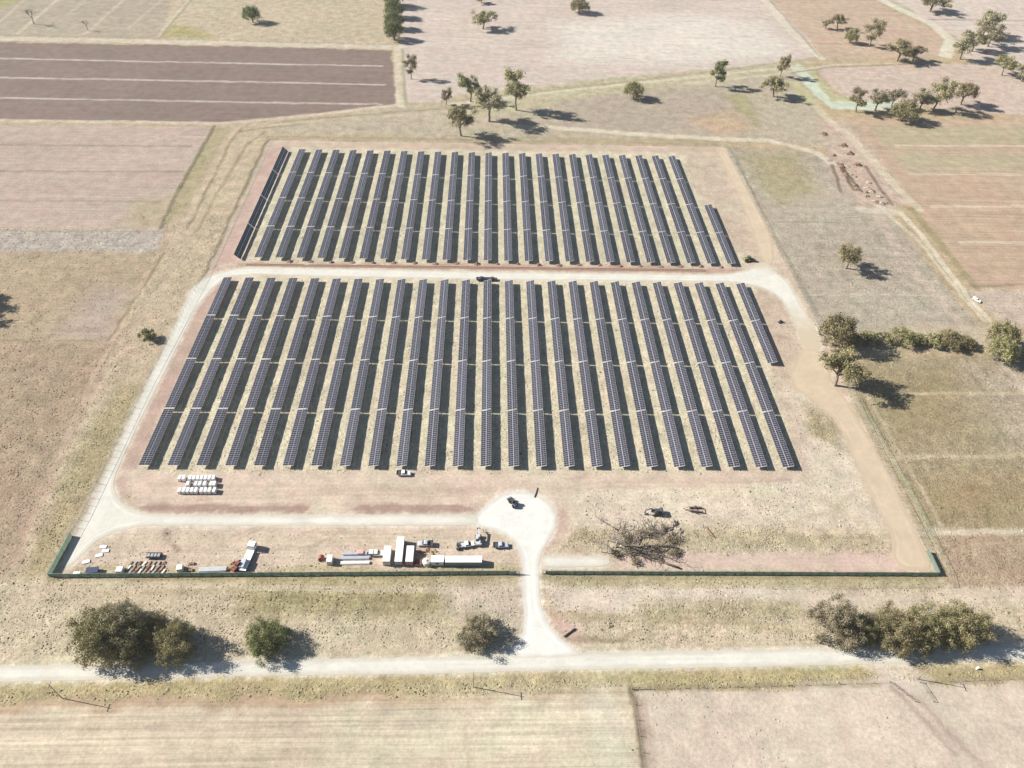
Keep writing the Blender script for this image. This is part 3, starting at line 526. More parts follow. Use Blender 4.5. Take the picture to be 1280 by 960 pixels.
from mathutils.geometry import delaunay_2d_cdt
for i, (nm, P, col) in enumerate(ROADW):
    n = len(P); pts = [Vector(p) for p in P]; edges = [(k, (k+1) % n) for k in range(n)]
    lo, hi = P.min(0), P.max(0); gx, gy = np.meshgrid(np.arange(lo[0], hi[0], 1.3), np.arange(lo[1], hi[1], 1.3)); gx = gx.ravel(); gy = gy.ravel()
    d = sdf(P, gx, gy); k = d < -.7
    pts += [Vector((a, b)) for a, b in zip(gx[k], gy[k])]
    v, e, f, *_ = delaunay_2d_cdt(pts, edges, [], 1, 1e-4)
    V = np.array([(p.x, p.y) for p in v]); dd = np.abs(sdf(P, V[:, 0], V[:, 1])); edge = np.clip(1-dd/2.4, 0, 1)
    me = bpy.data.meshes.new(nm); zz = .03+.006*i
    me.from_pydata([(p.x, p.y, zz) for p in v], [], [tuple(t) for t in f]); me.update()
    a = me.attributes.new('edge', 'FLOAT', 'POINT'); a.data.foreach_set('value', edge.astype(np.float32))
    a = me.attributes.new('dist', 'FLOAT', 'POINT'); a.data.foreach_set('value', dd.astype(np.float32))
    cr = np.zeros(len(V))
    if nm == 'internal_road':
        for q, rad in ((at(1018, 436), 34.), (at(950, 322), 14.)): cr = np.maximum(cr, np.clip(1-np.hypot(V[:, 0]-q.x, V[:, 1]-q.y)/rad+(fbm(V[:, 0]*.3, V[:, 1]*.3, 71, 3)-.5)*.5, 0, 1))
        cr = np.clip(cr*1.6, 0, 1)
    a = me.attributes.new('cream', 'FLOAT', 'POINT'); a.data.foreach_set('value', cr.astype(np.float32))
    me.materials.append(gravel_material(nm+'_gravel', col, .16))
    o = link(nm, me); o['kind'] = 'structure'

# ------------------------------------------------------------------ solar trackers
PITCH, ROWY, SEG, SKEW = 10.5, 168.33, 29.309, 0.00318
GAPB = 16.62
GLASS = glass_material()
ALU = mat('anodised_frame', (.40, .40, .42), .5, .2, .4, .05)
GALV = mat('galvanised_steel', (.45, .46, .47), .5, .4, .4, .12)
NM = 28; MP = (SEG-.75)/NM
def module_mesh():
    b = MB(); y0 = .375
    g = MB()
    for i in range(NM):
        ya = y0+i*MP+.012; yb = y0+(i+1)*MP-.012
        for s in (-1, 1):
            xa, xb = sorted((s*.06, s*2.05))
            b.box(xa, xb, ya, yb, .0, .035)
            for (u0, u1) in ((xa+.045, (xa+xb)/2-.016), ((xa+xb)/2+.016, xb-.045)):
                k = len(g.v); g.add([(u0, ya+.04, .039), (u1, ya+.04, .039), (u1, yb-.04, .039), (u0, yb-.04, .039)], [(0, 1, 2, 3)])
    nf = len(b.f)
    off = len(b.v); b.v += g.v; b.f += [tuple(i+off for i in f) for f in g.f]
    me = bpy.data.meshes.new('module_array'); me.from_pydata(b.v, [], b.f)
    me.materials.append(ALU); me.materials.append(GLASS)
    mi = np.zeros(len(b.f), np.int32); mi[nf:] = 1; me.polygons.foreach_set('material_index', mi); me.update()
    return me
MOD = module_mesh()
TUBE = MB().bar((0, .05, -.11), (0, SEG-.05, -.11), .16, .16).mesh('torque_tube', GALV)
RAIL = MB()
for i in range(NM+1): RAIL.bar((-1.9, .375+i*MP-(.0 if i else -.05), -.02), (1.9, .375+i*MP-(.0 if i else -.05), -.02), .05, .03)
RAIL = RAIL.mesh('purlins', GALV)
POST = MB().bar((0, 0, -.3), (0, 0, 1.60), .16, .10).mesh('post', GALV)
DRIVE = MB().box(-.22, .22, -.25, .25, -.62, -.22, .04, .04).box(-.42, -.22, -.12, .12, -.5, -.3).mesh('drive_box', mat('white_casing', (.75, .75, .74), .5))
ENDR = MB().bar((-2.0, 0, .0), (2.0, 0, .0), .12, .06).mesh('end_rail', mat('pale_steel', (.48, .48, .48), .5))
HUB = 1.8
def tracker(col, row0y, seg, tilt, label, group):
    X = (col-13)*PITCH; Y = row0y+seg*SEG+SKEW*X
    t = thing('solar_tracker', label, 'solar panel', (X, Y, 0), 0, group)
    o = link('module_array', MOD, t, (0, 0, HUB), (0, -tilt, 0)); stuff(o)
    link('torque_tube', TUBE, t, (0, 0, HUB), (0, -tilt, 0)); stuff(link('purlins', RAIL, t, (0, 0, HUB), (0, -tilt, 0)))
    for ye in (.2, SEG-.2):
        link('end_rail', ENDR, t, (0, ye, HUB), (0, -tilt, 0))
    for k in range(4): link('post', POST, t, (0, 2.5+k*(SEG-5)/3, 0))
    link('drive_box', DRIVE, t, (0, 2.9, HUB-.02))
    return t
LINE = ['nearest', 'second', 'third', 'farthest']
rt = random.Random(3)
for c in range(1, 26):
    base = 2 + 14.5*min(1, max(0, (c-5)/6.0))
    for s in range(4):
        if c == 25 and s < 2: continue
        tl = R(base+rt.uniform(-1.8, 1.8)+(rt.uniform(-2, 2) if rt.random() < .15 else 0))
        tracker(c, ROWY, s, tl, 'solar tracker table, %s from the left in the %s line of the front block' % (ORD[c], LINE[s]), 'solar trackers of the front block')
    for s in range(4):
        if c == 25 and s > 1: continue
        base2 = 3+9*min(1, max(0, (c-6)/8.0))
        tl = R(base2+rt.uniform(-1.2, 1.2)) if c > 1 else R(-48)
        lab = 'solar tracker table, %s from the left in the %s line of the rear block' % (ORD[c], LINE[s])
        if c == 1: lab = 'dark solar table tilted away from the sun, %s line of the rear block' % LINE[s]
        tracker(c, ROWY+4*SEG+GAPB, s, tl, lab, 'solar trackers of the rear block')

# ------------------------------------------------------------------ fences
GREEN = mat('green_shade_cloth', (.24, .31, .25), .8, var=.25, vscale=.6)
_t = GREEN.node_tree; _tr = _t.nodes.new('ShaderNodeBsdfTranslucent'); _tr.inputs[0].default_value = (.36, .45, .38, 1); _ms = _t.nodes.new('ShaderNodeMixShader'); _ms.inputs[0].default_value = .6
_t.links.new(_t.nodes['Principled BSDF'].outputs[0], _ms.inputs[1]); _t.links.new(_tr.outputs[0], _ms.inputs[2]); _t.links.new(_ms.outputs[0], _t.nodes['Material Output'].inputs[0])
WIRE = mat('fence_wire', (.35, .36, .36), .5, .5); TIMBER = mat('grey_timber', (.22, .19, .16), .9, var=.3)
GWIRE = mat('green_coated_wire', (.16, .24, .17), .6)
def resample(P, step):
    out = []
    for i in range(len(P)-1):
        a, b = np.array(P[i]), np.array(P[i+1]); k = max(1, int(round(np.linalg.norm(b-a)/step)))
        for j in range(k): out.append(a+(b-a)*j/k)
    out.append(np.array(P[-1])); return out
def fence(pp, label, h=2.1, step=3.2, name='perimeter_fence', cloth=None, wires=7, wm=None, pm=None, pr=.05, rail=True, stays=True):
    P = resample(W(pp), step); o0 = P[0]; t = thing(name, label, 'fence', (o0[0], o0[1], 0)); L = [Vector((p[0]-o0[0], p[1]-o0[1], 0)) for p in P]
    b = MB()
    for i, p in enumerate(L): b.tube([p+Vector((0, 0, -.2)), p+Vector((0, 0, h+.05))], pr*(1.6 if i % 12 == 0 else 1), 5)
    stuff(b.build('posts', pm or WIRE, t))
    b = MB()
    for k in range(wires):
        z = h*(k+1)/(wires+.15)
        for i in range(len(L)-1): b.bar(L[i]+Vector((0, 0, z)), L[i+1]+Vector((0, 0, z)), .012)
    if wires: stuff(b.build('wires', wm or WIRE, t))
    if rail:
        b = MB()
        for i in range(len(L)-1): b.bar(L[i]+Vector((0, 0, h+.03)), L[i+1]+Vector((0, 0, h+.03)), .05)
        b.build('top_rail', wm or WIRE, t)
    if cloth:
        for (i0, i1) in cloth(len(L)):
            b = MB()
            for i in range(i0, i1):
                a, c = L[i], L[i+1]; d = (c-a).normalized(); nn = Vector((d.y, -d.x, 0))*.07; bow = nn*random.uniform(.8, 2.2)
                m = (a+c)/2+bow; z0, z1 = .05, h-.06+random.uniform(-.05, .02)
                v = []
                for q, e in ((a, nn), (m, nn*0), (c, nn)): v += [q+e+Vector((0, 0, z0)), q+e+Vector((0, 0, z1)), q+e*1.25+Vector((0, 0, z1)), q+e*1.25+Vector((0, 0, z0))]
                f = []
                for s in (0, 4): f += [tuple(s+x for x in y) for y in ((0, 4, 5, 1), (1, 5, 6, 2), (2, 6, 7, 3), (3, 7, 4, 0))]
                b.add(v, f+[(0, 1, 2, 3), (11, 10, 9, 8)])
            b.build('shade_cloth', GREEN, t)
    return t
allc = lambda n: [(i, min(i+12, n-1)) for i in range(0, n-1, 12)]
fence([(62, 721), (645, 717)], 'green clad yard fence left of the gate along the front', cloth=allc, h=2.0)
fence([(682, 717), (1172, 719)], 'green clad yard fence right of the gate along the front', cloth=allc, h=1.9)
fence([(62, 721), (105, 641), (182, 482), (255, 346), (335, 174)], 'wire yard fence along the left side with green cloth at its near end', cloth=lambda n: [(0, 5)])
fence([(335, 174), (640, 179), (905, 183)], 'wire yard fence along the back of the rear block')
fence([(905, 183), (960, 290), (1020, 400), (1060, 487), (1097, 567), (1145, 662), (1172, 719)], 'wire yard fence along the right side of the yard', cloth=lambda n: [(n-4, n-1)])
fence([(1057, 470), (1112, 572), (1145, 631), (1188, 718), (1192, 734)], 'low green boundary fence outside the right side', 1.3, 4, 'boundary_fence', wires=5, wm=GWIRE, pm=GWIRE)
fence([(1192, 734), (1100, 735), (965, 736)], 'low wire fence outside the front right corner', 1.2, 5, 'boundary_fence', wires=4, pm=TIMBER, rail=False)
for i, (x, y) in enumerate(((649, 717), (678, 717))):     # open gate leaves
    P = at(x, y); t = thing('site_gate', '%s leaf of the open mesh gate at the access road' % ('left' if i == 0 else 'right'), 'gate', (P.x, P.y, 0), R(180 if i == 0 else 0)+R(8))
    b = MB(); L = 3.2
    for (a, c) in (((0, 0, .15), (L, 0, .15)), ((0, 0, 2.0), (L, 0, 2.0)), ((0, 0, 0), (0, 0, 2.05)), ((L, 0, .1), (L, 0, 2.05)), ((0, 0, .15), (L, 0, 2.0))): b.bar(a, c, .07)
    b.build('frame', GALV, t); b = MB()
    for k in range(16): b.bar((.1+k*.2, 0, .15), (.1+k*.2, 0, 2.0), .025)
    stuff(b.build('mesh_bars', WIRE, t)); MB().tube([(0, 0, -.3), (0, 0, 2.3)], .09, 8).build('hinge_post', GALV, t)
fk = dict(h=1.15, step=5, name='paddock_fence', wires=4, pm=TIMBER, rail=False, pr=.07)
fence([(790, 862), (797, 900), (806, 962), (812, 1000)], 'old post and wire fence between the two near fields', **fk)
fence([(790, 862), (900, 859), (1112, 853)], 'post and wire fence along the road in front of the near right field', **fk)
fence([(1150, 853), (1280, 848), (1400, 845)], 'post and wire fence right of the field gateway', **fk)
fence([(268, 158), (222, 240), (205, 284)], 'post and wire fence beside the left stubble field', **fk)
fence([(502, 62), (506, 132)], 'post and wire fence at the end of the ploughed field', **fk)
fence([(-100, 46), (200, 49), (490, 57)], 'post and wire fence behind the ploughed field', **fk)
fence([(552, 128), (820, 98), (1024, 72)], 'long post and wire fence along the pale far paddock', **fk)
fence([(957, -6), (1025, 70)], 'post and wire fence down the right side of the pale far paddock', **fk)
fence([(1160, 25), (1300, 27)], 'post and wire fence across the top right paddock', **fk)
# gateway strainer rails at the field corner
for i, (a, b_, lab) in enumerate((((1112, 853), (1143, 877), 'left timber wing of the field gateway'), ((1150, 853), (1166, 877), 'right timber wing of the field gateway'), ((790, 861), (806, 861), 'short timber rail at the corner of the near fields'))):
    A = at(*a); B = at(*b_); t = thing('rail_fence', lab, 'fence', (A.x, A.y, 0)); d = B-A; n = max(2, int(d.length/2.4))
    for k in range(n+1): p = d*k/n; MB().bar((p.x, p.y, -.2), (p.x, p.y, 1.15), .13).build('post', TIMBER, t)
    for z in (.5, 1.0): MB().bar((0, 0, z), (d.x, d.y, z), .05, .10).build('rail', TIMBER, t)
# power poles
for bx, by, h, lab in ((592, 859, 9.4, 'timber power pole left of the near field corner'), (78, 873, 9.4, 'timber power pole at the lower left by the road'), (1147, 849, 9.0, 'timber power pole beside the field gateway')):
    P = at(bx, by); t = thing('power_pole', lab, 'pole', (P.x, P.y, 0), R(90))
    MB().tube([(0, 0, -.4), (0, 0, h)], [.13, .09], 8).build('pole', TIMBER, t, True); MB().bar((-1.1, 0, h-.5), (1.1, 0, h-.5), .12, .14).build('cross_arm', TIMBER, t)
    for x in (-.95, 0, .95): MB().tube([(x, 0, h-.43), (x, 0, h-.2)], [.06, .035], 6).build('insulator', mat('porcelain', (.6, .58, .55), .3), t)

# ------------------------------------------------------------------ trees
LEAF_OLIVE = leaf_material('gum_leaf', (.125, .115, .052), (.33, .29, .15))
LEAF_GREEN = leaf_material('green_leaf', (.085, .105, .036), (.22, .235, .09))
LEAF_GREY = leaf_material('grey_green_leaf', (.14, .125, .075), (.34, .30, .19))
BARK = mat('bark', (.20, .165, .125), .9, var=.3, vscale=3)
DEADWOOD = mat('dead_wood', (.15, .125, .10), .9, var=.3, vscale=2); GREYWOOD = mat('grey_dead_wood', (.30, .26, .21), .9, var=.3, vscale=2)
def crown_mesh(name, seed, centres, leafn, leafs, m, squash=.8):
    r = np.random.default_rng(seed); V = []; A = []
    for (cx, cy, cz, cr) in centres:
        n = int(leafn*(cr/.3)**2); n = max(n, 25)
        d = r.normal(size=(n, 3)); d /= np.linalg.norm(d, axis=1)[:, None]
        rad = cr*(r.random(n)**.45); p = d*rad[:, None]; p[:, 2] *= squash
        # ragged lobes
        lob = 1+.35*np.sin(d[:, 0]*5+seed+cx*9)*np.sin(d[:, 1]*4+cy*7)+.2*np.sin(d[:, 2]*6+cz*5); p *= lob[:, None]
        p += (cx, cy, cz)
        nrm = d*1.2+r.normal(size=(n, 3))*.45+np.array((0, 0, .25)); nrm /= np.linalg.norm(nrm, axis=1)[:, None]
        a = np.cross(nrm, r.normal(size=(n, 3))); a /= np.linalg.norm(a, axis=1)[:, None]; b = np.cross(nrm, a)
        s = leafs*(.6+.8*r.random(n))[:, None]; t = s*(.45+.4*r.random(n))[:, None]
        quad = np.stack([p-a*s, p-b*t, p+a*s, p+b*t], 1)
        V.append(quad.reshape(-1, 3)); tone = np.clip(r.normal(.5, .3)+r.normal(0, .18, n), 0, 1); A.append(np.repeat(tone, 4))
    V = np.concatenate(V); A = np.concatenate(A); n = len(V)//4
    me = bpy.data.meshes.new(name); me.vertices.add(len(V)); me.vertices.foreach_set('co', V.astype(np.float32).ravel())
    me.loops.add(n*4); me.loops.foreach_set('vertex_index', np.arange(n*4, dtype=np.int32))
    me.polygons.add(n); me.polygons.foreach_set('loop_start', np.arange(0, n*4, 4, dtype=np.int32))
    a = me.attributes.new('leaf', 'FLOAT', 'POINT'); a.data.foreach_set('value', A.astype(np.float32))
    me.update(); me.materials.append(m); return me
def limb(b, p0, p1, r0, r1, rr, sag=.06, n=4):
    p0 = Vector(p0); p1 = Vector(p1); pts = []
    for i in range(n+1):
        t = i/n; p = p0.lerp(p1, t)
        if 0 < i < n: p += Vector((rr.uniform(-1, 1), rr.uniform(-1, 1), rr.uniform(-.3, .8)))*sag*(p1-p0).length
        pts.append(p)
    b.tube(pts, [r0+(r1-r0)*i/n for i in range(n+1)], 6)
    return pts
def make_proto(kind, seed, leaf):
    rr = random.Random(seed); cs = []; b = MB()
    if kind == 'gum':       # open crown on a visible trunk, separated clumps
        H = 2.0; fork = Vector((rr.uniform(-.1, .1), rr.uniform(-.1, .1), .62))
        limb(b, (0, 0, -.15), fork, .085, .06, rr, .05)
        nl = rr.randint(5, 7)
        for i in range(nl):
            a = 2*math.pi*i/nl+rr.uniform(-.4, .4); rad = rr.uniform(.35, .78) if i else .1
            tip = Vector((math.cos(a)*rad, math.sin(a)*rad, rr.uniform(1.0, 1.62) if i else 1.7))
            limb(b, fork, tip, .045, .015, rr, .08)
            for k in range(rr.randint(6, 9)):
                o = Vector((rr.gauss(0, .22), rr.gauss(0, .22), rr.uniform(-.26, .28)))
                c = tip+o; cs.append((c.x, c.y, c.z, rr.uniform(.18, .34)))
                limb(b, tip, c, .014, .006, rr, .05, 2)
        leafn, ls, sq = 170, .040, .72
    elif kind == 'tall':    # narrower, two storeys of clumps
        H = 2.0; limb(b, (0, 0, -.15), (.05, 0, 1.5), .075, .025, rr, .04, 6)
        for i in range(15):
            z = .7+i*.085; a = rr.uniform(0, 6.28); rad = rr.uniform(.2, .75)*(1.15-abs(z-1.2)*.6)
            c = Vector((math.cos(a)*rad, math.sin(a)*rad, z+.1)); limb(b, (0, 0, z-.15), c, .028, .01, rr, .06, 3)
            for k in range(2): cs.append((c.x+rr.gauss(0, .14), c.y+rr.gauss(0, .14), c.z+rr.uniform(-.12, .15), rr.uniform(.2, .34)))
        cs.append((0, 0, 1.8, .24)); leafn, ls, sq = 165, .042, .8
    elif kind == 'dense':   # broad crown nearly to the ground
        limb(b, (0, 0, -.15), (0, 0, .8), .09, .05, rr, .04)
        for i in range(70):
            a = rr.uniform(0, 6.28); u = rr.uniform(-.15, 1); rad = math.sqrt(max(0, 1-u*u)) if u > 0 else 1-.5*abs(u)
            k = rr.uniform(.62, .9); c = (math.cos(a)*rad*k, math.sin(a)*rad*k, .48+u*.85*k)
            cs.append((*c, rr.uniform(.17, .27)))
            if i % 4 == 0: limb(b, (0, 0, .35), c, .03, .008, rr, .05, 3)
        for i in range(12): cs.append((rr.gauss(0, .3), rr.gauss(0, .3), rr.uniform(.4, .95), .32))
        leafn, ls, sq = 135, .034, .85
    elif kind == 'big':     # old broad trees by the road, fine foliage in many clumps
        limb(b, (0, 0, -.15), (0, 0, .6), .045, .03, rr, .04)
        for i in range(105):
            a = rr.uniform(0, 6.28); u = rr.uniform(-.3, 1); rad = math.sqrt(max(0, 1-u*u)) if u > 0 else 1-.4*abs(u)
            k = rr.uniform(.56, .98)*(1+.09*math.sin(a*3+seed)+.06*math.sin(a*5+1)); c = (math.cos(a)*rad*k, math.sin(a)*rad*k, .32+u*.8*k)
            cs.append((*c, rr.uniform(.10, .23)))
            if i % 9 == 0: limb(b, (0, 0, .3), c, .022, .005, rr, .05, 3)
        for i in range(22): cs.append((rr.gauss(0, .34), rr.gauss(0, .34), rr.uniform(.25, .85), .26))
        leafn, ls, sq = 520, .0185, .85
    else:                   # bush
        limb(b, (0, 0, -.1), (0, 0, .4), .07, .04, rr)
        for i in range(26):
            a = rr.uniform(0, 6.28); u = rr.uniform(0, 1); rad = math.sqrt(1-u*u); k = rr.uniform(.45, .85)
            cs.append((math.cos(a)*rad*k, math.sin(a)*rad*k, .25+u*.75*k, rr.uniform(.2, .32)))
        leafn, ls, sq = 95, .055, .85
    return crown_mesh('crown', seed, cs, leafn, ls, leaf, sq), b.mesh('trunk', BARK, True)
HTS = {'gum': 2.0, 'tall': 2.0, 'dense': 1.42, 'big': 1.2, 'bush': 1.1}
PROTO = {}
for kind, leaves in (('gum', 4), ('tall', 3), ('dense', 3), ('big', 2), ('bush', 2)):
    for i in range(leaves):
        for ln, lm in (('o', LEAF_OLIVE), ('g', LEAF_GREEN), ('y', LEAF_GREY)):
            if ln != 'o' and kind in ('gum', 'tall') and (i != {'g': 0, 'y': 1}[ln]): continue
            if ln != 'o' and kind in ('dense', 'bush', 'big') and i != 0 and ln != 'g': continue
            PROTO[(kind, i, ln)] = None
tr = random.Random(21)
def tree(bx, by, ty, w, kind, label, leaf='o', name='gum_tree', group=None, hk=None):
    P = at(bx, by); s = scale_at(P); r = w/2/s
    if hk: h = hk*r
    else:
        h = .5
        while h < 30 and pxy(P.x, P.y+r*.35, h)[1] > ty: h += .1
    h = min(max(h, r*.9), r*2.9)
    opts = [k for k in PROTO if k[0] == kind and k[2] == leaf] or [k for k in PROTO if k[0] == kind]
    k = tr.choice(opts)
    if PROTO[k] is None: PROTO[k] = make_proto(kind, 100+hash_int(k), {'o': LEAF_OLIVE, 'g': LEAF_GREEN, 'y': LEAF_GREY}[k[2]])
    cm, tm = PROTO[k]
    t = thing(name, label, 'bush' if kind == 'bush' else 'tree', (P.x, P.y, 0), tr.uniform(0, 6.28), group)
    q = 1.12 if kind in ('gum', 'tall') else 1.02
    sc = (r*q, r*q, h/HTS[kind])
    for nm, me in (('trunk', tm), ('crown', cm)):
        o = link(nm, me, t); o.scale = sc
    return t
def hash_int(k): return {'gum': 1, 'tall': 2, 'dense': 3, 'bush': 4, 'big': 5}[k[0]]*100+k[1]*7+ord(k[2])
G1 = 'gum trees scattered over the paddocks'
# far left and centre
tree(316, 28, 3, 24, 'dense', 'round dark tree standing alone in the straw paddock behind the ploughed field', 'g', 'tree')
for i, (y, w, l) in enumerate([(50, 28, 'nearest'), (36, 27, 'second nearest'), (22, 27, 'third nearest'), (8, 28, 'fourth nearest'), (-6, 28, 'farthest')]):
    tree(493+i*.3, y, y-28, w, 'dense', 'dense green tree, %s in the line beside the ploughed field' % l, 'g', 'tree', 'line of green trees')
tree(604, 36, 13, 28, 'gum', 'small round gum in the middle of the pale far paddock', 'o', group=G1)
tree(602, 4, -6, 14, 'gum', 'small tree at the top edge above the round paddock gum', 'o', group=G1)
tree(724, 16, -6, 26, 'dense', 'dark tree at the top edge in the pale far paddock', 'o', 'tree', G1)
tree(514, 99, 70, 18, 'tall', 'thin open gum beside the end of the ploughed field', 'o', group=G1)
tree(558, 131, 111, 16, 'tall', 'smallest gum, left of the clump behind the rear block', 'o', group=G1)
tree(587, 127, 92, 28, 'gum', 'upright gum at the back left of the clump behind the rear block', 'g', group=G1)
tree(611, 152, 108, 38, 'gum', 'broad gum in the middle of the clump behind the rear block', 'y', group=G1)
tree(645, 138, 88, 34, 'tall', 'tallest gum, right of the clump behind the rear block', 'o', group=G1)
tree(576, 170, 131, 31, 'gum', 'front gum of the clump, nearest to the rear fence', 'o', group=G1)
tree(791, 123, 98, 27, 'dense', 'squat bushy tree standing alone beyond the rear fence', 'o', 'tree', G1)
tree(894, 108, 76, 24, 'tall', 'slender green gum by the far track above the rear corner', 'g', group=G1)
tree(966, 121, 95, 28, 'gum', 'rounded gum left of the pale waterway', 'o', group=G1)
tree(975, 96, 70, 17, 'tall', 'narrow gum at the head of the pale waterway', 'o', group=G1)
# far right
G2 = 'gum trees in the far right paddocks'
for a in [
 (1032, 36, 24, 13, 'gum', 'small leftmost gum of the orange far paddock'),
 (1046, 36, 17, 18, 'gum', 'second gum from the left in the orange far paddock'),
 (1062, 54, 32, 18, 'dense', 'low bushy gum in front of the pair in the orange paddock'),
 (1086, 58, 27, 24, 'tall', 'tall gum in the middle of the orange far paddock'),
 (1121, 76, 50, 30, 'gum', 'left one of the touching pair by the far cross track'),
 (1141, 76, 57, 22, 'gum', 'right one of the touching pair by the far cross track'),
 (1162, 14, -9, 34, 'gum', 'gum at the top edge right of the curved pale track'),
 (1228, 46, 13, 32, 'gum', 'highest gum of the far right clump by the track bend'),
 (1200, 74, 42, 30, 'gum', 'front left gum of the far right clump by the track bend'),
 (1215, 64, 36, 30, 'gum', 'middle gum of the far right clump by the track bend'),
 (1234, 58, 30, 30, 'gum', 'right gum of the far right clump by the track bend'),
 (1252, 94, 68, 27, 'gum', 'open gum right of the clump, near the right edge'),
 (1277, 102, 76, 24, 'gum', 'gum cut by the right edge of the picture, top corner'),
 (1069, 140, 112, 26, 'tall', 'leftmost gum of the row beside the waterway'),
 (1093, 138, 112, 26, 'gum', 'leaning gum, second from left in the waterway row'),
 (1114, 134, 110, 20, 'gum', 'small gum, third from left in the waterway row'),
 (1127, 151, 119, 36, 'dense', 'dark bushy gum in front of the waterway row'),
 (1148, 138, 112, 26, 'gum', 'pale thin gum behind the dark one in the waterway row'),
 (1166, 138, 101, 32, 'tall', 'highest gum at the right of the waterway row'),
 (1201, 131, 102, 28, 'gum', 'lone gum right of the waterway row'),
]: tree(*a, tr.choice('oyo'), group=G2)
# mid right
tree(1057, 335, 304, 32, 'gum', 'lone gum with a long shadow in the right paddock', 'o')
G3 = 'tree line running right from the yard fence'
tree(1040, 432, 387, 46, 'dense', 'bright round tree at the left end of the cross hedge', 'o', 'tree', G3)
for a in [(1066, 427, 406, 26, 'bush', 'first low bush right of the bright round tree'), (1085, 427, 405, 30, 'bush', 'second low bush in the cross hedge'),
          (1104, 427, 404, 28, 'bush', 'third low bush in the cross hedge'), (1126, 427, 395, 36, 'dense', 'highest bush in the middle of the cross hedge'),
          (1146, 428, 405, 26, 'bush', 'thin bush just right of the highest hedge bush'), (1165, 430, 404, 30, 'bush', 'sixth bush of the cross hedge from the left'),
          (1186, 431, 405, 36, 'dense', 'wide bush near the right end of the cross hedge'), (1206, 432, 410, 28, 'bush', 'last low bush before the gap in the cross hedge')]:
    tree(*a, 'o', 'bush', G3, hk=1.1 if a[4] == 'dense' else 1.0)
tree(1246, 432, 396, 38, 'dense', 'back one of the two trees at the hedge end by the track', 'o', 'tree', G3)
tree(1246, 450, 416, 36, 'dense', 'front one of the two trees at the hedge end by the track', 'o', 'tree', G3)
tree(1043, 482, 436, 44, 'gum', 'leaning open gum beside the bend of the perimeter track', 'o')
tree(186, 424, 409, 24, 'bush', 'small round bush outside the left fence', 'g', 'bush')
tree(-56, 374, 332, 40, 'gum', 'gum just outside the left edge casting the upper shadow', 'o'); tree(-60, 396, 352, 46, 'gum', 'gum just outside the left edge casting the lower shadow', 'o')
# roadside, nearest
tree(136, 805, 742, 76, 'big', 'leftmost broad olive tree of the roadside clump left of the gate', 'o', 'tree', hk=1.65)
tree(164, 793, 740, 74, 'big', 'rear olive tree of the left roadside clump', 'y', 'tree', hk=1.65)
tree(170, 812, 765, 60, 'big', 'front middle tree of the left roadside clump', 'o', 'tree', hk=1.65)
tree(202, 798, 755, 46, 'big', 'dark rear tree right of the middle of the left clump', 'o', 'tree', hk=1.65)
tree(222, 812, 765, 56, 'big', 'rightmost dark tree of the left roadside clump', 'o', 'tree', hk=1.65)
tree(337, 804, 766, 58, 'big', 'round green tree standing alone by the road', 'g', 'tree', hk=1.25)
tree(596, 795, 757, 52, 'big', 'grey-green round tree beside the access road', 'y', 'tree', hk=1.3)
tree(1040, 788, 735, 66, 'big', 'brownish left tree of the right roadside clump', 'y', 'tree', hk=1.65)
tree(1078, 792, 760, 38, 'big', 'small tree between the right roadside crowns', 'o', 'tree', hk=1.65)
tree(1115, 797, 742, 62, 'big', 'middle left tree of the right roadside clump', 'o', 'tree', hk=1.65)
tree(1153, 794, 742, 62, 'big', 'middle right tree of the right roadside clump', 'o', 'tree', hk=1.65)
tree(1195, 792, 740, 62, 'big', 'rightmost tree of the right roadside clump', 'o', 'tree', hk=1.65)
# bare trees
def bare_tree(bx, by, h, label, seed, spread=.55, name='bare_tree', wm=None):
    P = at(bx, by); rr = random.Random(seed); t = thing(name, label, 'tree', (P.x, P.y, 0))
    tk = MB(); tw = MB(); top = Vector((0, 0, h*.35)); limb(tk, (0, 0, -.2), top, h*.03, h*.022, rr)
    def rec(p, d, L, r, lv):
        q = p+d*L; limb(tk if lv < 2 else tw, p, q, r, r*.55, rr, .06, 3)
        if lv < 4:
            for k in range(rr.randint(3, 4)):
                nd = (d+Vector((rr.gauss(0, spread), rr.gauss(0, spread), rr.uniform(-.1, .35)))).normalized(); rec(p.lerp(q, rr.uniform(.6, 1)), nd, L*rr.uniform(.55, .8), r*.55, lv+1)
    for k in range(4):
        a = k*1.57+rr.uniform(-.4, .4); rec(top, Vector((math.cos(a)*.55, math.sin(a)*.55, 1)).normalized(), h*.28, h*.015, 1)
    tk.build('trunk', wm or DEADWOOD, t, True); stuff(tw.build('twigs', wm or DEADWOOD, t)); return t
bare_tree(43, 30, 13, 'larger leafless tree at the top left corner', 4)
bare_tree(110, 38, 8.5, 'smaller leafless tree right of the larger leafless one', 5)
bare_tree(770, 684, 12, 'leafless dead tree standing left of the felled branches', 6, .75, wm=GREYWOOD)
bare_tree(752, 690, 6, 'low leafless shrub at the left foot of the dead tree', 16, .8, 'bare_shrub', GREYWOOD)
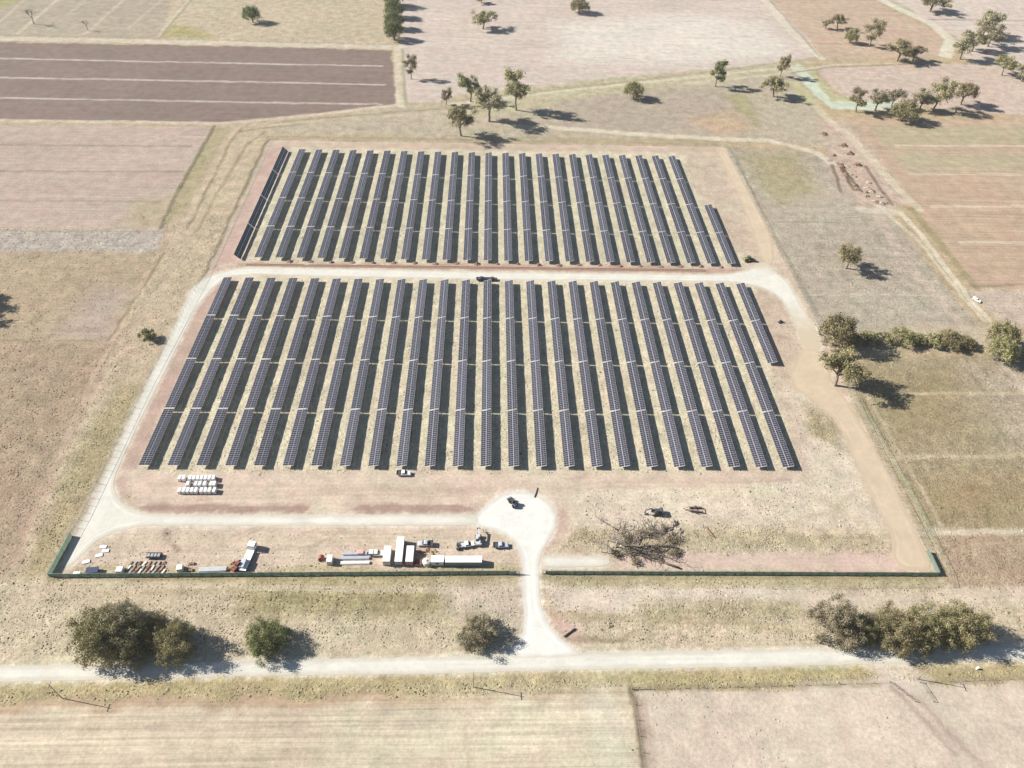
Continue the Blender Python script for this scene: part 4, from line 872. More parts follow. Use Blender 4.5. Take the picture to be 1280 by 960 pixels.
# felled tree
P = at(808, 682); t = thing('felled_tree', 'felled dead tree with tangled dark branches inside the front fence', 'tree', (P.x, P.y, 0))
tk = MB(); rr = random.Random(12); limb(tk, (-9, 1.5, .5), (7, -6, .45), .5, .25, rr, .03, 6); limb(tk, (-4, 0, .5), (8, -1, .6), .3, .15, rr, .05, 5); limb(tk, (-3, 1, .5), (6, 4.5, .9), .26, .12, rr, .06, 5)
tk.build('trunk', DEADWOOD, t, True)
t.scale = (1.4, 1.5, 1.1)
for k in range(24):
    b = MB(); a = rr.uniform(-1.0, 2.6); o = Vector((rr.uniform(-8, 6), rr.uniform(-4, 4), .5)); L = rr.uniform(3, 9)
    tip = o+Vector((math.cos(a)*L, math.sin(a)*L*.7, rr.uniform(.1, 2.2))); pts = limb(b, o, tip, .12, .04, rr, .08)
    for q in pts[1:]:
        for _ in range(3):
            e = q+Vector((rr.gauss(0, 1.2), rr.gauss(0, 1.2), rr.uniform(-.1, 1.0))); e.z = max(e.z, .08); limb(b, q, e, .045, .02, rr, .1, 2)
    b.build('branch', DEADWOOD, t, True)
lm = crown_mesh('dry_leaves', 77, [(rr.uniform(-9, 9), rr.uniform(-5, 5), rr.uniform(.4, 1.2), rr.uniform(.8, 1.8)) for _ in range(26)], 5, .16, mat('dry_leaf', (.13, .105, .06), .8, var=.3), .45)
stuff(link('dry_leaves', lm, t))
# dry tussocks: real growth on the rough ground
def tussocks():
    sel = np.where((GY < 345) & (GFLAT < .05) & (np.abs(GX) < 330))[0]
    w = np.clip(GAMP[sel]-.12, 0, 1)*(.2+1.6*np.clip(fbm(GX[sel]*.18, GY[sel]*.18, 61)-.35, 0, 1)*2)*np.clip(1.25-GY[sel]/400, .1, 1); w /= w.sum()
    k = rng.choice(sel, 90000, replace=False, p=w); n = len(k)
    px = GX[k]+rng.uniform(-.45, .45, n); py = GY[k]+rng.uniform(-.4, .4, n)
    s = rng.uniform(.12, .36, n)*(1+.5*(rng.random(n) < .08)); h = s*rng.uniform(.4, .85, n)
    V = np.zeros((n, 7, 3)); ang = rng.uniform(0, 6.28, n)
    for j in range(6):
        a = ang+j*math.pi/3; q = s*rng.uniform(.7, 1.25, n)
        V[:, j] = np.c_[px+np.cos(a)*q, py+np.sin(a)*q, h*rng.uniform(-.3, .25, n)]
    V[:, 6] = np.c_[px+rng.uniform(-.1, .1, n), py, h]
    F = np.array([[j, (j+1) % 6, 6] for j in range(6)])[None]+np.arange(n)[:, None, None]*7
    me = bpy.data.meshes.new('grass'); me.vertices.add(n*7); me.vertices.foreach_set('co', V.astype(np.float32).ravel())
    F = F.reshape(-1, 3); me.loops.add(len(F)*3); me.loops.foreach_set('vertex_index', F.astype(np.int32).ravel())
    me.polygons.add(len(F)); me.polygons.foreach_set('loop_start', np.arange(0, len(F)*3, 3, dtype=np.int32))
    c = GCOL[k]*rng.uniform(.55, 1.05, n)[:, None]*np.where(rng.random(n) < .3, 1, 0)[:, None]
    green = np.array((.15, .135, .062)); base = GCOL[k]*rng.uniform(.7, 1.1, n)[:, None]; f = (rng.random(n) < .18)[:, None]
    c = np.where(f, green*rng.uniform(.7, 1.5, n)[:, None], base)
    a = me.attributes.new('Col', 'FLOAT_COLOR', 'POINT'); a.data.foreach_set('color', np.repeat(np.c_[c, np.ones(n)], 7, 0).astype(np.float32).ravel())
    m = bpy.data.materials.new('dry_grass'); m.use_nodes = True; t, N = nodes(m); b = t.nodes['Principled BSDF']; b.inputs['Roughness'].default_value = 1; b.inputs['Specular IOR Level'].default_value = .05
    q = N('ShaderNodeAttribute', attribute_name='Col'); t.links.new(q.outputs['Color'], b.inputs['Base Color'])
    me.update(); me.materials.append(m); o = link('grass', me); stuff(o); tag(o, 'dry straw tussocks scattered over the verges and rows', 'grass')
tussocks()

HAZE = .00007
# ------------------------------------------------------------------ yard: containers, vehicles, machines, materials
def M_(n, c, r=.5, **k): return mat(n, c, r, **k)
WHITEP = M_('white_paint', (.78, .78, .76), .4, coat=.2); GREYP = M_('grey_paint', (.42, .44, .44), .5); DKGREY = M_('dark_grey_paint', (.06, .062, .07), .5)
REDP = M_('red_paint', (.23, .06, .05), .5); YELP = M_('yellow_paint', (.55, .33, .04), .5); NAVY = M_('navy_paint', (.035, .045, .09), .4); TEAL = M_('grey_green_panel', (.24, .30, .28), .6)
BLACK = M_('black_rubber', (.018, .018, .019), .85); STEELG = M_('mill_steel', (.30, .30, .31), .5, metal=.4); WIN = M_('tinted_window', (.02, .024, .03), .12, spec=.6, var=.02)
SILVER = M_('silver_paint', (.50, .51, .54), .35, metal=.3); LILAC = M_('pale_blue_paint', (.40, .40, .50), .4); WOOD = M_('pallet_wood', (.32, .23, .15), .9, var=.3); WRAP = M_('white_wrap', (.66, .66, .64), .35, var=.06)
SOIL = M_('red_soil', (.22, .145, .105), 1., var=.25, vscale=1.2); SOILP = M_('pale_soil', (.33, .265, .21), 1., var=.25, vscale=.8); RUST = M_('rusty_steel', (.17, .085, .06), .8, var=.3); PINK = M_('faded_red_panel', (.52, .30, .26), .6); LAMP = M_('lamp_glass', (.7, .7, .66), .15); TAIL = M_('tail_lamp', (.3, .02, .02), .3); CREAMP = M_('cream_panel', (.62, .60, .52), .6); GREENP = M_('olive_machine_paint', (.16, .17, .07), .6)

def wheel(t, x, y, r, w=.28, hubm=None):
    o = MB().tube([(0, -w/2, 0), (0, -w*.32, 0), (0, w*.32, 0), (0, w/2, 0)], [r*.86, r, r, r*.86], 16).build('wheel', BLACK, t, True); o.location = (x, y, r)
    h = MB().tube([(0, -w/2-.012, 0), (0, w/2+.012, 0)], r*.52, 10).build('rim', hubm or SILVER, o); return o
def ute(px, py, rz, label, paint, name='utility_vehicle', cat='ute', tray=None, canopy=None):
    P = at(px, py); t = thing(name, label, cat, (P.x, P.y, 0.05 if GROAD(P) else 0.0), R(rz), 'utility vehicles on the site')
    prof = [(-2.6, .5), (2.45, .45), (2.62, .62), (2.58, .9), (2.35, 1.03), (1.25, 1.12), (1.05, 1.14), (-.75, 1.14), (-.8, 1.02), (-2.6, 1.02)]
    MB().prism(prof, -.9, .9).build('body', paint, t, bevel=.04)
    MB().prism([(1.1, 1.13), (.45, 1.72), (.3, 1.78), (-.6, 1.78), (-.75, 1.7), (-.78, 1.13)], -.78, .78).build('cabin', paint, t, bevel=.05)
    b = MB(); b.add([(1.11, -.68, 1.19), (1.11, .68, 1.19), (.50, .62, 1.70), (.50, -.62, 1.70)], [(0, 1, 2, 3)]); b.add([(1.085, -.68, 1.19), (1.085, .68, 1.19), (.475, .62, 1.70), (.475, -.62, 1.70)], [(3, 2, 1, 0)]); b.build('windscreen', WIN, t)
    for s in (-1, 1):
        MB().box(-.6, .85, s*.787-.008, s*.787+.008, 1.2, 1.62).build('side_window', WIN, t); MB().box(2.44, 2.63, s*.62-.17, s*.62+.17, .72, .9).build('headlight', LAMP, t); MB().box(-2.63, -2.58, s*.78-.08, s*.78+.08, .66, .9).build('tail_light', TAIL, t)
        MB().bar((.95, s*.9, 1.25), (.95, s*1.1, 1.3), .1, .16).build('mirror', DKGREY, t)
    MB().box(-.8, -.775, -.6, .6, 1.22, 1.62).build('rear_window', WIN, t); MB().box(2.5, 2.72, -.88, .88, .42, .62).build('bumper', DKGREY, t)
    b = MB(); b.box(-2.58, -.9, -.92, .92, 1.025, 1.06)
    for s in (-1, 1): b.box(-2.6, -.88, s*.95-.03, s*.95+.03, 1.02, 1.35)
    b.box(-2.64, -2.6, -.95, .95, 1.02, 1.35); b.build('tray', tray or DKGREY, t)
    if canopy: MB().box(-2.5, -.95, -.86, .86, 1.065, 1.85, .08, .06).build('canopy', canopy, t, bevel=.03)
    for x in (-1.6, 1.65):
        for s in (-1, 1): wheel(t, x, s*.8, .39)
    return t
ROADP = [P for _, P, _ in ROADW]
def GROAD(P): return any(float(sdf(q, np.array([P.x]), np.array([P.y]))[0]) < 0 for q in ROADP)
def container(px, py, L, Wd, H, rz, label, wall, roof=None, name='shipping_container', door=True, windows=0):
    P = at(px, py); P = P+Vector((0, (L if abs(rz) > 45 else Wd)/2, 0)); t = thing(name, label, 'container' if 'container' in name else 'site hut', (P.x, P.y, 0), R(rz), 'containers and site huts by the front fence')
    MB().box(-L/2+.06, L/2-.06, -Wd/2+.06, Wd/2-.06, .14, H-.06).build('wall', wall, t)
    b = MB(); n = int(L/.28)
    for i in range(n):
        x = -L/2+.2+(L-.4)*i/(n-1)
        for s in (-1, 1): b.box(x-.07, x+.07, s*(Wd/2-.06)-.025, s*(Wd/2-.06)+.025, .2, H-.15)
    stuff(b.build('wall_ribs', wall, t))
    b = MB(); b.box(-L/2-.01, L/2+.01, -Wd/2-.01, Wd/2+.01, H-.058, H)
    for i in range(int(L/.6)): x = -L/2+.4+i*.6; b.box(x-.12, x+.12, -Wd/2+.15, Wd/2-.15, H, H+.03)
    b.build('roof', roof or wall, t); MB().box(-L/2, L/2, -Wd/2, Wd/2, 0, .138).build('base_frame', DKGREY, t)
    for sx in (-1, 1):
        for sy in (-1, 1): MB().box(sx*(L/2-.07)-.075, sx*(L/2-.07)+.075, sy*(Wd/2-.07)-.078, sy*(Wd/2-.07)+.078, .139, H-.061).build('corner_post', wall, t)
    if door:
        for s in (-1, 1):
            d = MB().box(-L/2-.05, -L/2+.058, s*Wd*.235-Wd*.21, s*Wd*.235+Wd*.21, .22, H-.15).build('door', wall, t)
            for q in (-.12, .12): MB().tube([(-L/2-.075, s*Wd*.235+q*Wd, .2), (-L/2-.075, s*Wd*.235+q*Wd, H-.15)], .022, 6).build('lock_bar', GALV, d)
    for k in range(windows):
        x = -L/2+L*(k+.75)/(windows+.5); w = MB().box(x-.6, x+.6, -Wd/2-.03, -Wd/2+.05, 1.1, 2.0).build('window', WHITEP, t); MB().box(x-.53, x+.53, -Wd/2-.04, -Wd/2-.03, 1.17, 1.93).build('pane', WIN, w)
    return t
container(483.5, 707, 6.06, 2.44, 2.6, 90, 'cream container leftmost of the three parked end-on', CREAMP)
container(498.5, 707, 9.6, 2.44, 2.6, 90, 'longest white container parked end-on in the middle', GREYP, WHITEP)
container(512, 707, 6.06, 2.44, 2.6, 90, 'white container with faded red end, rightmost end-on', PINK, WHITEP)
container(547, 707.5, 4.2, 2.6, 2.5, 0, 'small white site hut between the tank and the long container', WHITEP, WHITEP, 'site_hut', False, 1)
container(579.5, 708, 12.19, 2.44, 2.6, 0, 'long container with white roof and grey-green side along the fence', TEAL, WHITEP)
def T(name, label, cat, px, py, rz=0, group=None):
    P = at(px, py); return thing(name, label, cat, (P.x, P.y, .06 if GROAD(P) else 0), R(rz), group)
# small cabin skid and tank between
t = T('skip_box', 'faded red skip box in the shade beside the end-on containers', 'box', 523, 707); MB().box(-1, 1, -.2, 1.6, 0, 1.1, -.1, -.08).build('body', PINK, t, bevel=.04); MB().box(-1.12, 1.12, -.3, 1.7, 1.1, 1.17).build('rim', RUST, t)
t = T('water_tank', 'round cream water tank left of the small white hut', 'tank', 533, 705); MB().tube([(0, 0, 0), (0, 0, 2.0), (0, 0, 2.35)], [1.25, 1.25, .45], 20).build('tank', CREAMP, t); MB().tube([(0, 0, 2.34), (0, 0, 2.5)], .35, 10).build('lid', GREYP, t); MB().tube([(1.2, 0, .25), (1.5, 0, .25)], .06, 6).build('outlet_pipe', GALV, t)
# utes
ute(505, 593, 0, 'white ute parked at the near end of the front block', WHITEP, tray=DKGREY)
ute(532, 681, 180, 'silver ute behind the end-on containers', SILVER, tray=DKGREY)
ute(626, 683, 2, 'pale blue ute beside the turning circle', LILAC)
ute(584, 682, 10, 'small white ute between the quad and the telehandler', WHITEP, tray=GREYP)
ute(471, 693, 0, 'white ute with boxy canopy left of the containers', WHITEP, canopy=WHITEP)
_c = ute(1220, 376, -50, 'white car on the dirt track beyond the right hedge', WHITEP, name='car', cat='car', canopy=WHITEP); _c.scale = (.8, .8, .8)
ute(615, 350.5, 4, 'dark ute parked behind the middle rows on the cross road', DKGREY)
ute(602, 350, 8, 'dark blue ute parked left of the other on the cross road', NAVY)
# truck
def truck(px, py, rz, label, L=10.5):
    t = T('flatbed_truck', label, 'truck', px, py, rz)
    MB().box(-L/2, L/2-.4, -.42, .42, .55, .82).build('chassis', DKGREY, t); MB().box(-L/2, L/2-2.6, -1.22, 1.22, 1.0, 1.16).build('tray', WHITEP, t)
    c = MB().prism([(L/2-2.3, .7), (L/2, .7), (L/2, 1.75), (L/2-.25, 2.75), (L/2-2.3, 2.85)], -1.2, 1.2).build('cab', WHITEP, t, bevel=.06)
    MB().add([(L/2+.015, -1.05, 1.75), (L/2+.015, 1.05, 1.75), (L/2-.22, 1.0, 2.62), (L/2-.22, -1.0, 2.62)], [(0, 1, 2, 3)]).build('windscreen', WIN, c)
    for s in (-1, 1): MB().box(L/2-1.5, L/2-.45, s*1.2-.012, s*1.2+.012, 1.7, 2.5).build('side_window', WIN, c); MB().box(L/2-.06, L/2+.03, s*.85-.2, s*.85+.2, .85, 1.1).build('headlight', LAMP, t)
    MB().box(L/2-2.65, L/2-2.55, -1.22, 1.22, 1.16, 2.4).build('headboard', GALV, t)
    for x in (L/2-1.2, -L/2+2.8, -L/2+1.5):
        for s in (-1, 1): wheel(t, x, s*1.0, .5, .35)
    return t
t = truck(311, 698, 82, 'white flatbed truck parked end-on near the left of the compound')
b = MB(); b.box(-4.6, -1.2, -.35, 1.15, 1.17, 2.2); b.build('load', GREYP, t, bevel=.05)
# machines
def cab(t, x0, x1, w, z0, z1, paint):
    MB().box(x0, x1, -w/2, w/2, z0, z1, .12, .08).build('cab', WIN, t)
    r = MB().box(x0+.06, x1-.06, -w/2+.03, w/2-.03, z1, z1+.1).build('roof', paint, t)
    for sx in (x0+.02, x1-.02):
        for s in (-1, 1): MB().bar((sx, s*w/2, z0), (sx+(.12 if sx < (x0+x1)/2 else -.12), s*(w/2-.08), z1), .1).build('pillar', paint, t)
def telehandler(px, py, rz, label, paint, raise_=18, name='telehandler'):
    t = T(name, label, 'telehandler', px, py, rz)
    MB().box(-2.3, 1.9, -.55, .55, .6, 1.25).box(-2.4, -1.2, -1.05, 1.05, .7, 1.5).build('chassis', paint, t, bevel=.05); cab(t, -.9, .55, .85, 1.2, 2.45, paint)
    for o in t.children:
        if o.name.split('.')[0] in ('cab', 'roof', 'pillar'): o.location = (0, .55, 0)
    a = R(raise_); e = Vector((-1.9+5.4*math.cos(a), -.4, 1.6+5.4*math.sin(a))); bo = MB().bar((-1.9, -.4, 1.6), e, .4, .42).build('boom', paint, t); MB().bar(e-Vector((math.cos(a), 0, math.sin(a)))*1.0, e+Vector((.5, 0, -.6)), .28, .3).build('boom_head', DKGREY, bo)
    for s in (-.5, .5): MB().bar(e+Vector((.5, s, -1.0)), e+Vector((1.7, s, -1.0)), .12, .06).build('fork', STEELG, t)
    MB().box(e.x+.44, e.x+.52, -1.0, .2, e.z-1.05, e.z-.3).build('carriage', DKGREY, t)
    for x in (-1.6, 1.35):
        for s in (-1, 1): wheel(t, x, s*.95, .6, .42, paint)
    return t
def loader(px, py, rz, label, paint, name='wheel_loader', cat='loader', bucket=True, s=1.0):
    t = T(name, label, cat, px, py, rz); t.scale = (s, s, s)
    MB().box(-2.6, -.6, -.75, .75, .8, 1.75, .15, .1).build('engine_hood', paint, t, bevel=.06); MB().box(-.7, 1.7, -.5, .5, .65, 1.2).build('front_frame', paint, t); cab(t, -.7, .7, 1.25, 1.2, 2.75, paint)
    for q in (-.45, .45): MB().bar((.7, q, 1.5), (2.9, q, .7), .16, .24).build('lift_arm', paint, t)
    if bucket: MB().prism([(2.7, .95), (2.6, .3), (2.8, .12), (3.9, .1), (3.6, .35), (2.95, .4)], -1.15, 1.15).build('bucket', STEELG, t)
    MB().tube([(-1.6, .4, 1.7), (-1.6, .4, 2.3)], .06, 6).build('exhaust', DKGREY, t)
    for x in (-1.6, 1.3):
        for q in (-1, 1): wheel(t, x, q*.95, .72, .5, paint)
    return t
def excavator(px, py, rz, label, paint, arm=1.0):
    t = T('excavator', label, 'excavator', px, py, rz)
    for s in (-1, 1):
        tr_ = MB().prism([(-1.7, .05), (1.7, .05), (1.95, .4), (1.7, .75), (-1.7, .75), (-1.95, .4)], s*.95-.25, s*.95+.25).build('track', BLACK, t)
        for x in (-1.3, -.45, .45, 1.3): MB().tube([(x, s*.95-.27, .4), (x, s*.95+.27, .4)], .22, 8).build('roller', STEELG, tr_)
    MB().box(-1.7, 1.2, -1.1, 1.1, .85, 1.7, .08, .05).build('house', paint, t, bevel=.06); MB().box(-2.1, -1.2, -1.15, 1.15, .9, 1.9).build('counterweight', DKGREY, t, bevel=.06); cab(t, -.1, 1.2, .95, 1.7, 2.75, paint)
    for o in t.children:
        if o.name.split('.')[0] in ('cab', 'roof', 'pillar'): o.location = (0, .55, 0)
    p1, p2, p3, p4 = (1.0, -.25, 1.5), (2.6, -.25, 3.1), (4.3, -.25, 2.3), (4.6, -.25, .8)
    MB().bar(p1, p2, .32, .42).build('boom', paint, t); MB().bar(p2, p3, .3, .36).build('boom', paint, t); a = MB().bar(p3, p4, .26, .3).build('arm', paint, t); MB().prism([(4.3, .9), (4.9, .75), (4.8, .2), (4.3, .05), (3.9, .3)], -.7, .2).build('bucket', STEELG, a)
    return t
telehandler(598, 676, 95, 'white and black telehandler at the right of the compound', GREYP, 8)
loader(299, 709, 60, 'dark red loader beside the white flatbed truck', REDP)
loader(641, 630, 120, 'dark loader on the rim of the white turning circle', DKGREY, bucket=True, s=.85)
loader(935, 326, 15, 'yellow and black loader at the right end of the cable trench', GREENP, s=1.1)
excavator(821, 642, 185, 'dark excavator beside the soil mounds', DKGREY)
loader(573, 684, 90, 'small dark skid loader left of the small white ute', DKGREY, s=.55)
loader(975, 403, 30, 'small dark machine alone right of the short front row', DKGREY, s=.5)
# trailed disc plough
t = T('disc_plough', 'dark trailed disc plough right of the excavator', 'plough', 868, 638, 175)
b = MB(); b.bar((-2.8, -.9, .8), (2.0, -.9, .8), .16).bar((-2.8, .9, .8), (2.0, .9, .8), .16).bar((-2.8, -.9, .8), (-2.8, .9, .8), .16).bar((2, -.9, .8), (4.2, 0, .6), .14).bar((2, .9, .8), (4.2, 0, .6), .14).bar((0, -.9, .8), (0, .9, .8), .16); b.build('frame', RUST, t)
for i in range(8):
    x = -2.6+i*.6; d = MB().tube([(x, -1.15+.05*i, .5), (x+.08, -1.1+.05*i, .5)], [.48, .42], 12).tube([(x, .85-.05*i, .5), (x+.08, .9-.05*i, .5)], [.48, .42], 12).build('disc_pair', DKGREY, t)
for s in (-1, 1): wheel(t, -.6, s*1.4, .45, .3)
# left compound things
t = T('flat_trailer', 'low black flat trailer in the left of the compound', 'trailer', 194, 696, 0); MB().box(-2.6, 2.4, -.95, .95, .55, .72).build('deck', DKGREY, t); MB().bar((2.4, -.5, .6), (4, 0, .55), .1).bar((2.4, .5, .6), (4, 0, .55), .1).build('drawbar', DKGREY, t)
for s in (-1, 1): wheel(t, -.5, s*1.08, .36, .22); wheel(t, .35, s*1.08, .36, .22); MB().box(-2.6, 2.4, s*.95-.03, s*.95+.03, .72, 1.15).build('side_rail', DKGREY, t)
b = MB(); [b.box(-2.2+i*1.1, -1.4+i*1.1, -.6, .6, .72, 1.2) for i in range(4)]; b.build('load', STEELG, t)
t = T('skip_bin', 'navy skip bin at the front left corner of the yard', 'skip', 117, 715, 4); MB().prism([(-1.3, 0), (1.3, 0), (1.9, 1.3), (-1.9, 1.3)], -.95, .95).build('bin', NAVY, t); MB().box(-1.95, 1.95, -1.05, 1.05, 1.3, 1.4).build('rim', NAVY, t)
for s in (-1, 1): MB().tube([(-.6, s*.96, .9), (-.6, s*1.15, .9)], .07, 6).build('lifting_lug', STEELG, t)
def crate(px, py, sx, sy, h, m, label, name='crate', rz=0, cat='crate'):
    t = T(name, label, cat, px, py, rz); b = MB()
    for k in (-1, 0, 1): b.box(-sx/2, sx/2, k*sy*.42-.06, k*sy*.42+.06, 0, .1)
    for i in range(5): x = -sx/2+sx*(i+.5)/5; b.box(x-sx*.085, x+sx*.085, -sy/2, sy/2, .102, .13)
    b.build('pallet', WOOD, t); MB().box(-sx*.47, sx*.47, -sy*.47, sy*.47, .132, h, .03, .03).build('box', m, t, bevel=.04)
    b = MB()
    for q in (-.25, .25): b.box(sx*q-.03, sx*q+.03, -sy*.475, sy*.475, h-.005, h+.012)
    b.build('strap', GREYP, t); return t
crate(151, 714, 2.2, 2.2, 1.5, CREAMP, 'tall white crate at the left end of the pile bundles')
crate(226, 712, 2.0, 2.2, 1.7, CREAMP, 'white crate between the pile bundles and the long white pack', rz=10)
crate(97, 718, 2.4, 1.2, .9, WHITEP, 'low white box against the front fence by the corner')
crate(413, 702, 2.0, 3.0, 2.1, CREAMP, 'cream box with black shadow right of the red drum trailer')
for i, (x, y, lab) in enumerate([(129, 684, 'back one of the pale sheet packs in the corner'), (132, 689, 'second pale sheet pack in the corner'), (124, 694.5, 'third pale sheet pack in the corner'), (108, 702.5, 'front pale sheet pack nearest to the fence corner')]):
    t = T('sheet_pack', lab, 'sheets', x, y, 6*i, 'pale sheet packs in the corner'); MB().box(-1.0, 1.0, -.5, .5, 0, .09).build('bearer', WOOD, t)
    for k in range(3): MB().box(-1.2+k*.03, 1.2-k*.05, -.6+.02*k, .6, .092+k*.06, .148+k*.06).build('sheet', WRAP, t)
for i, (x, y, lab) in enumerate([(240, 705, 'back one of two dark pallets by the long white pack'), (238, 713, 'front one of two dark pallets by the long white pack')]):
    crate(x, y, 2.0, 1.0, .5, RUST, lab, 'pallet', cat='pallet')
# pile bundles
def bundle(px, py, L, n, layers, w, m, label, rz=0, name='pile_bundle', cat='steel beams', sec=None):
    t = T(name, label, cat, px, py, rz, 'bundles of long materials in the compound')
    for q in (-.32, .32): MB().box(L*q-.06, L*q+.06, -n*w/2, n*w/2, 0, .1).build('bearer', WOOD, t)
    sh = MB().box(-L/2, L/2, -w*.42, w*.42, 0, w*.8).mesh('beam', m)
    for k in range(layers):
        for i in range(n-k):
            link('beam', sh, t, (random.uniform(-.12, .12), (i-(n-k-1)/2)*w, .102+k*w*.82))
    return t
for r_, yy in enumerate((705, 710, 715)):
    for i in range(8):
        x = 163+i*5.9-(r_ == 1)*1.5
        bundle(x, yy, 1.9, 2, 1, .30, (WOOD, CREAMP, STEELG, WOOD, RUST)[(i*2+r_) % 5], 'pile bundle, %s from the left in the %s row left of the compound' % (ORD[i+1], ('back', 'middle', 'front')[r_]), (74, 70, 78, 60)[(i+r_) % 4])
bundle(266, 712.5, 9.0, 5, 2, .40, GREYP, 'long white wrapped pack of beams beside the red loader', 3)
for i, (y, m) in enumerate(((692.5, SILVER), (698, SILVER), (704, WRAP))):
    bundle(444, y, 9.6-(i == 0)*1.5, 4, 2, .33, m, '%s of the three long silver tube bundles left of the containers' % ('back one', 'middle one', 'front one')[i], 1)
crate(451, 691.5, 2.2, 1.6, 1.0, PINK, 'faded red pack on the end of the silver tube bundles')
t = T('cable_trailer', 'small red cable drum trailer left of the cream box', 'trailer', 402, 699); MB().tube([(0, -.7, .95), (0, -.6, .95), (0, .6, .95), (0, .7, .95)], [.9, .9, .9, .9], 18).build('drum', REDP, t); MB().bar((-1.2, -.9, .5), (1.8, 0, .5), .1).bar((-1.2, .9, .5), (1.8, 0, .5), .1).build('frame', REDP, t)
for s in (-1, 1): wheel(t, -.4, s*1.0, .38, .2)
# scattered offcuts behind the hut
for i, (x, y) in enumerate(((524, 690), (529, 693), (534, 688), (539, 692), (543, 689), (286, 712), (290, 703))):
    t = T('timber_pile', ['leftmost', 'second', 'third', 'fourth', 'rightmost'][i]+' scrap timber pile behind the small white hut' if i < 5 else ('scrap pile at the right end of the long white pack' if i == 5 else 'scrap pile behind the dark red loader'), 'timber', x, y, 40*i, 'scrap timber piles')
    for k in range(7): MB().bar((random.uniform(-.9, 0), random.uniform(-.5, .5), .06+.09*k), (random.uniform(.2, 1.2), random.uniform(-.5, .5), .06+.09*k), .14, .08).build('plank', (WOOD, YELP, RUST, WOOD)[k % 4], t)
# wrapped module pallets
xr = [(599.5, 226, 268, [0, 1, 2.6, 3.6, 4.6, 5.6, 6.6, 7.6, 8.6], 'back'), (607, 236, 269, [0, 2, 3, 4.2, 5.8, 6.6], 'middle'), (615, 226, 269, [0, 1, 2, 3, 4, 5.4, 6.4, 7.4, 8.6], 'front')]
PW = None
for yy, x0, x1, ks, lab in xr:
    for j, k in enumerate(ks):
        x = x0+(x1-x0)*k/ks[-1]
        lb = 'white wrapped pallet, %s from left in the %s row near the front block' % (ORD[j+1], lab)
        if PW is None:
            PW = crate(x, yy, 1.2, 2.2, 1.55, WRAP, lb, 'wrapped_pallet', 0, 'pallet'); PW['group'] = 'wrapped module pallets'; o = PW
        else:
            o = copy_tree(PW); P = at(x, yy); o.location = (P.x, P.y, 0); o['label'] = lb
        o.rotation_euler.z = R(random.uniform(-6, 6))
# soil mounds, heaps and the cable trench
def mound(name, label, px, py, r, h, m, seed, group=None, rough=.35):
    P = at(px, py); rr = np.random.default_rng(seed); n = 18; rings = 7; V = []; F = []
    for i in range(rings):
        u = i/(rings-1)
        for k in range(n):
            a = 2*math.pi*k/n; q = r*(1-u)*(1+rough*(rr.random()-.5)); z = h*(math.sin(u*math.pi/2)**1.3)*(1+rough*.5*(rr.random()-.5)) if i else -.12
            V.append((math.cos(a)*q, math.sin(a)*q*.8, z))
    for i in range(rings-1):
        for k in range(n): F.append((i*n+k, i*n+(k+1) % n, (i+1)*n+(k+1) % n, (i+1)*n+k))
    b = MB(); b.add(V, F); o = b.build(name, m, None); o.location = (P.x, P.y, 0); return tag(o, label, 'soil heap', group)
for c in range(3, 25):
    X = (c-13)*PITCH+5.0; Yy = ROWY+4*SEG+GAPB+SKEW*X-.6+random.uniform(-.4, .4); x, y = pxy(X, Yy, 0)
    mound('spoil_heap', 'small red soil heap right of the rear block\'s %s row from the left' % ORD[c], x, y, random.uniform(1.1, 2.0), random.uniform(.5, 1.0), SOIL, c, 'spoil heaps along the cable trench', .6)
Y0 = ROWY+4*SEG+GAPB-3.6
b = MB(); d = MB(); xs_ = np.arange(-121, 112, 1.5)
for i in range(len(xs_)-1):     # trench as a flat dark-coloured strip, with its spoil bank
    x0, x1 = xs_[i], xs_[i+1]; h0 = .35+.3*vnoise(np.array([x0*.3]), np.array([0.]), 3)[0]; h1 = .35+.3*vnoise(np.array([x1*.3]), np.array([0.]), 3)[0]
    y0 = Y0+SKEW*x0; y1 = Y0+SKEW*x1
    b.add([(x0, y0-1.3, .0), (x1, y1-1.3, .0), (x1, y1-.55, h1), (x0, y0-.55, h0), (x0, y0, .01), (x1, y1, .01)], [(0, 1, 2, 3), (3, 2, 5, 4)])
    d.add([(x0, y0+.02, -.02), (x1, y1+.02, -.02), (x1, y1+.7, -.02), (x0, y0+.7, -.02), (x0, y0+.02, .02), (x1, y1+.02, .02), (x1, y1+.7, .02), (x0, y0+.7, .02)], [(4, 5, 6, 7), (0, 4, 7, 3)])
o = b.build('spoil_bank', SOIL, None, True); tag(o, 'long low red spoil bank along the front of the rear block', 'soil bank')
o = d.build('cable_trench', M_('dark_soil', (.12, .075, .055), 1., var=.3), None); o['kind'] = 'structure'
for i, (x, y, r_, h) in enumerate(((833, 661, 2.6, 1.0), (841, 654, 2.0, 1.3), (838, 668, 1.8, .9), (848, 664, 2.0, .8), (823, 664, 2.2, .6))):
    mound('soil_mound', ['largest', 'rearmost', 'frontmost', 'rightmost', 'leftmost'][i]+' pale soil mound behind the felled tree', x, y, r_, h, SOILP, 90+i, 'pale soil mounds', .8)
rg = random.Random(9)
for i in range(16):
    f = i/15; x = 1042+58*f+rg.uniform(-10, 12); y = 196+62*f+rg.uniform(-5, 5)
    mound('gully_heap', '%s from the top of the rough earth lumps along the red gully' % ORD[i+1], x, y, rg.uniform(1.3, 2.6), rg.uniform(.6, 1.3), (SOIL, SOILP)[i % 2], 200+i, 'earth heaps in the gully', .9)
for i, (x, y) in enumerate(((1030, 168), (1054, 182), (1062, 192), (1071, 206))): mound('gully_heap', ORD[i+1].capitalize()+' dark earth heap down the right gully', x, y, 3.0, 1.6, SOIL, 120+i, 'earth heaps in the gully', .9)
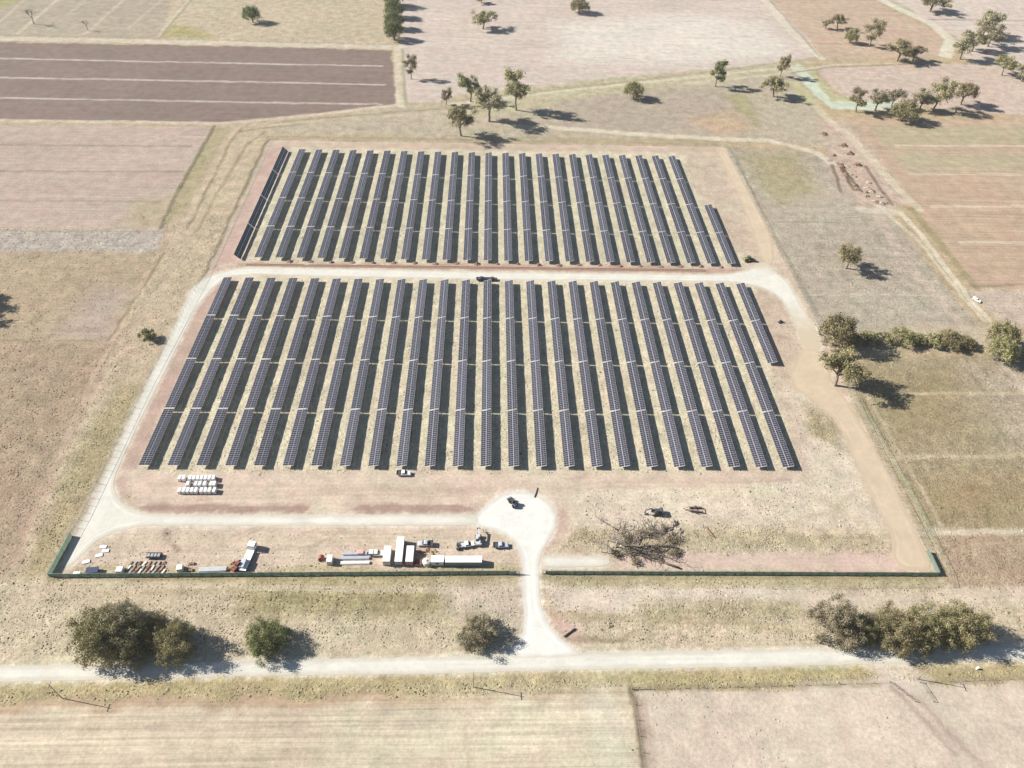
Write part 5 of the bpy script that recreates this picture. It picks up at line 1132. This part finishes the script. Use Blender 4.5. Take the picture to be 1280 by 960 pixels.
for i, (x, y) in enumerate(((1090, 240), (1100, 246), (1094, 252), (1106, 254), (1084, 236))): mound('gully_heap', '%s low reddish heap at the gully end' % ('Leftmost', 'Middle', 'Front', 'Right', 'Back')[i], x, y, 2.4, .9, SOILP, 140+i, 'earth heaps in the gully', .8)
# logs, marker
def log(a, b_, r, label, m=None):
    A = at(*a); B = at(*b_); t = thing('log', label, 'log', (A.x, A.y, 0)); d = B-A; rr = random.Random(label)
    limb_pts = MB(); limb(limb_pts, (0, 0, r), (d.x, d.y, r), r, r*.7, rr, .01, 5); limb_pts.build('stem', m or DEADWOOD, t, True)
    s = MB(); limb(s, (d.x*.6, d.y*.6, r), (d.x*.6+.5, d.y*.6+.5, r+.5), r*.4, r*.25, rr, .02, 2); s.build('stub', m or DEADWOOD, t, True)
DARKW = M_('dark_wood', (.06, .05, .045), .9)
log((705, 796), (719, 786), .28, 'dark log lying beside the mouth of the access road', DARKW); log((883, 660), (893, 672), .22, 'reddish log lying in the grass right of the mounds', RUST); log((866, 664), (873, 672), .14, 'thin log left of the reddish log'); log((668, 622), (672, 610), .18, 'dark pole lying at the rim of the turning circle', DARKW)
P = at(1221, 836); t = thing('marker_post', 'small white marker drum on the roadside under the right trees', 'marker', (P.x, P.y, 0)); MB().tube([(0, 0, 0), (0, 0, .9)], [.32, .30], 12).build('drum', WHITEP, t); MB().tube([(0, 0, .9), (0, 0, 1.0)], .33, 12).build('lid', WHITEP, t)

# ------------------------------------------------------------------ light summer haze
m = bpy.data.materials.new('haze_air'); m.use_nodes = True; t, N = nodes(m); t.nodes.remove(t.nodes['Principled BSDF'])
v = N('ShaderNodeVolumePrincipled'); v.inputs['Color'].default_value = (.93, .94, .95, 1); v.inputs['Density'].default_value = HAZE; v.inputs['Anisotropy'].default_value = .2
t.links.new(v.outputs[0], t.nodes['Material Output'].inputs['Volume'])
o = MB().box(-9200, 9200, -9200, 9200, -1.6, 214).build('haze', m); stuff(o); tag(o, 'thin pale haze in the air over the whole plain', 'haze')
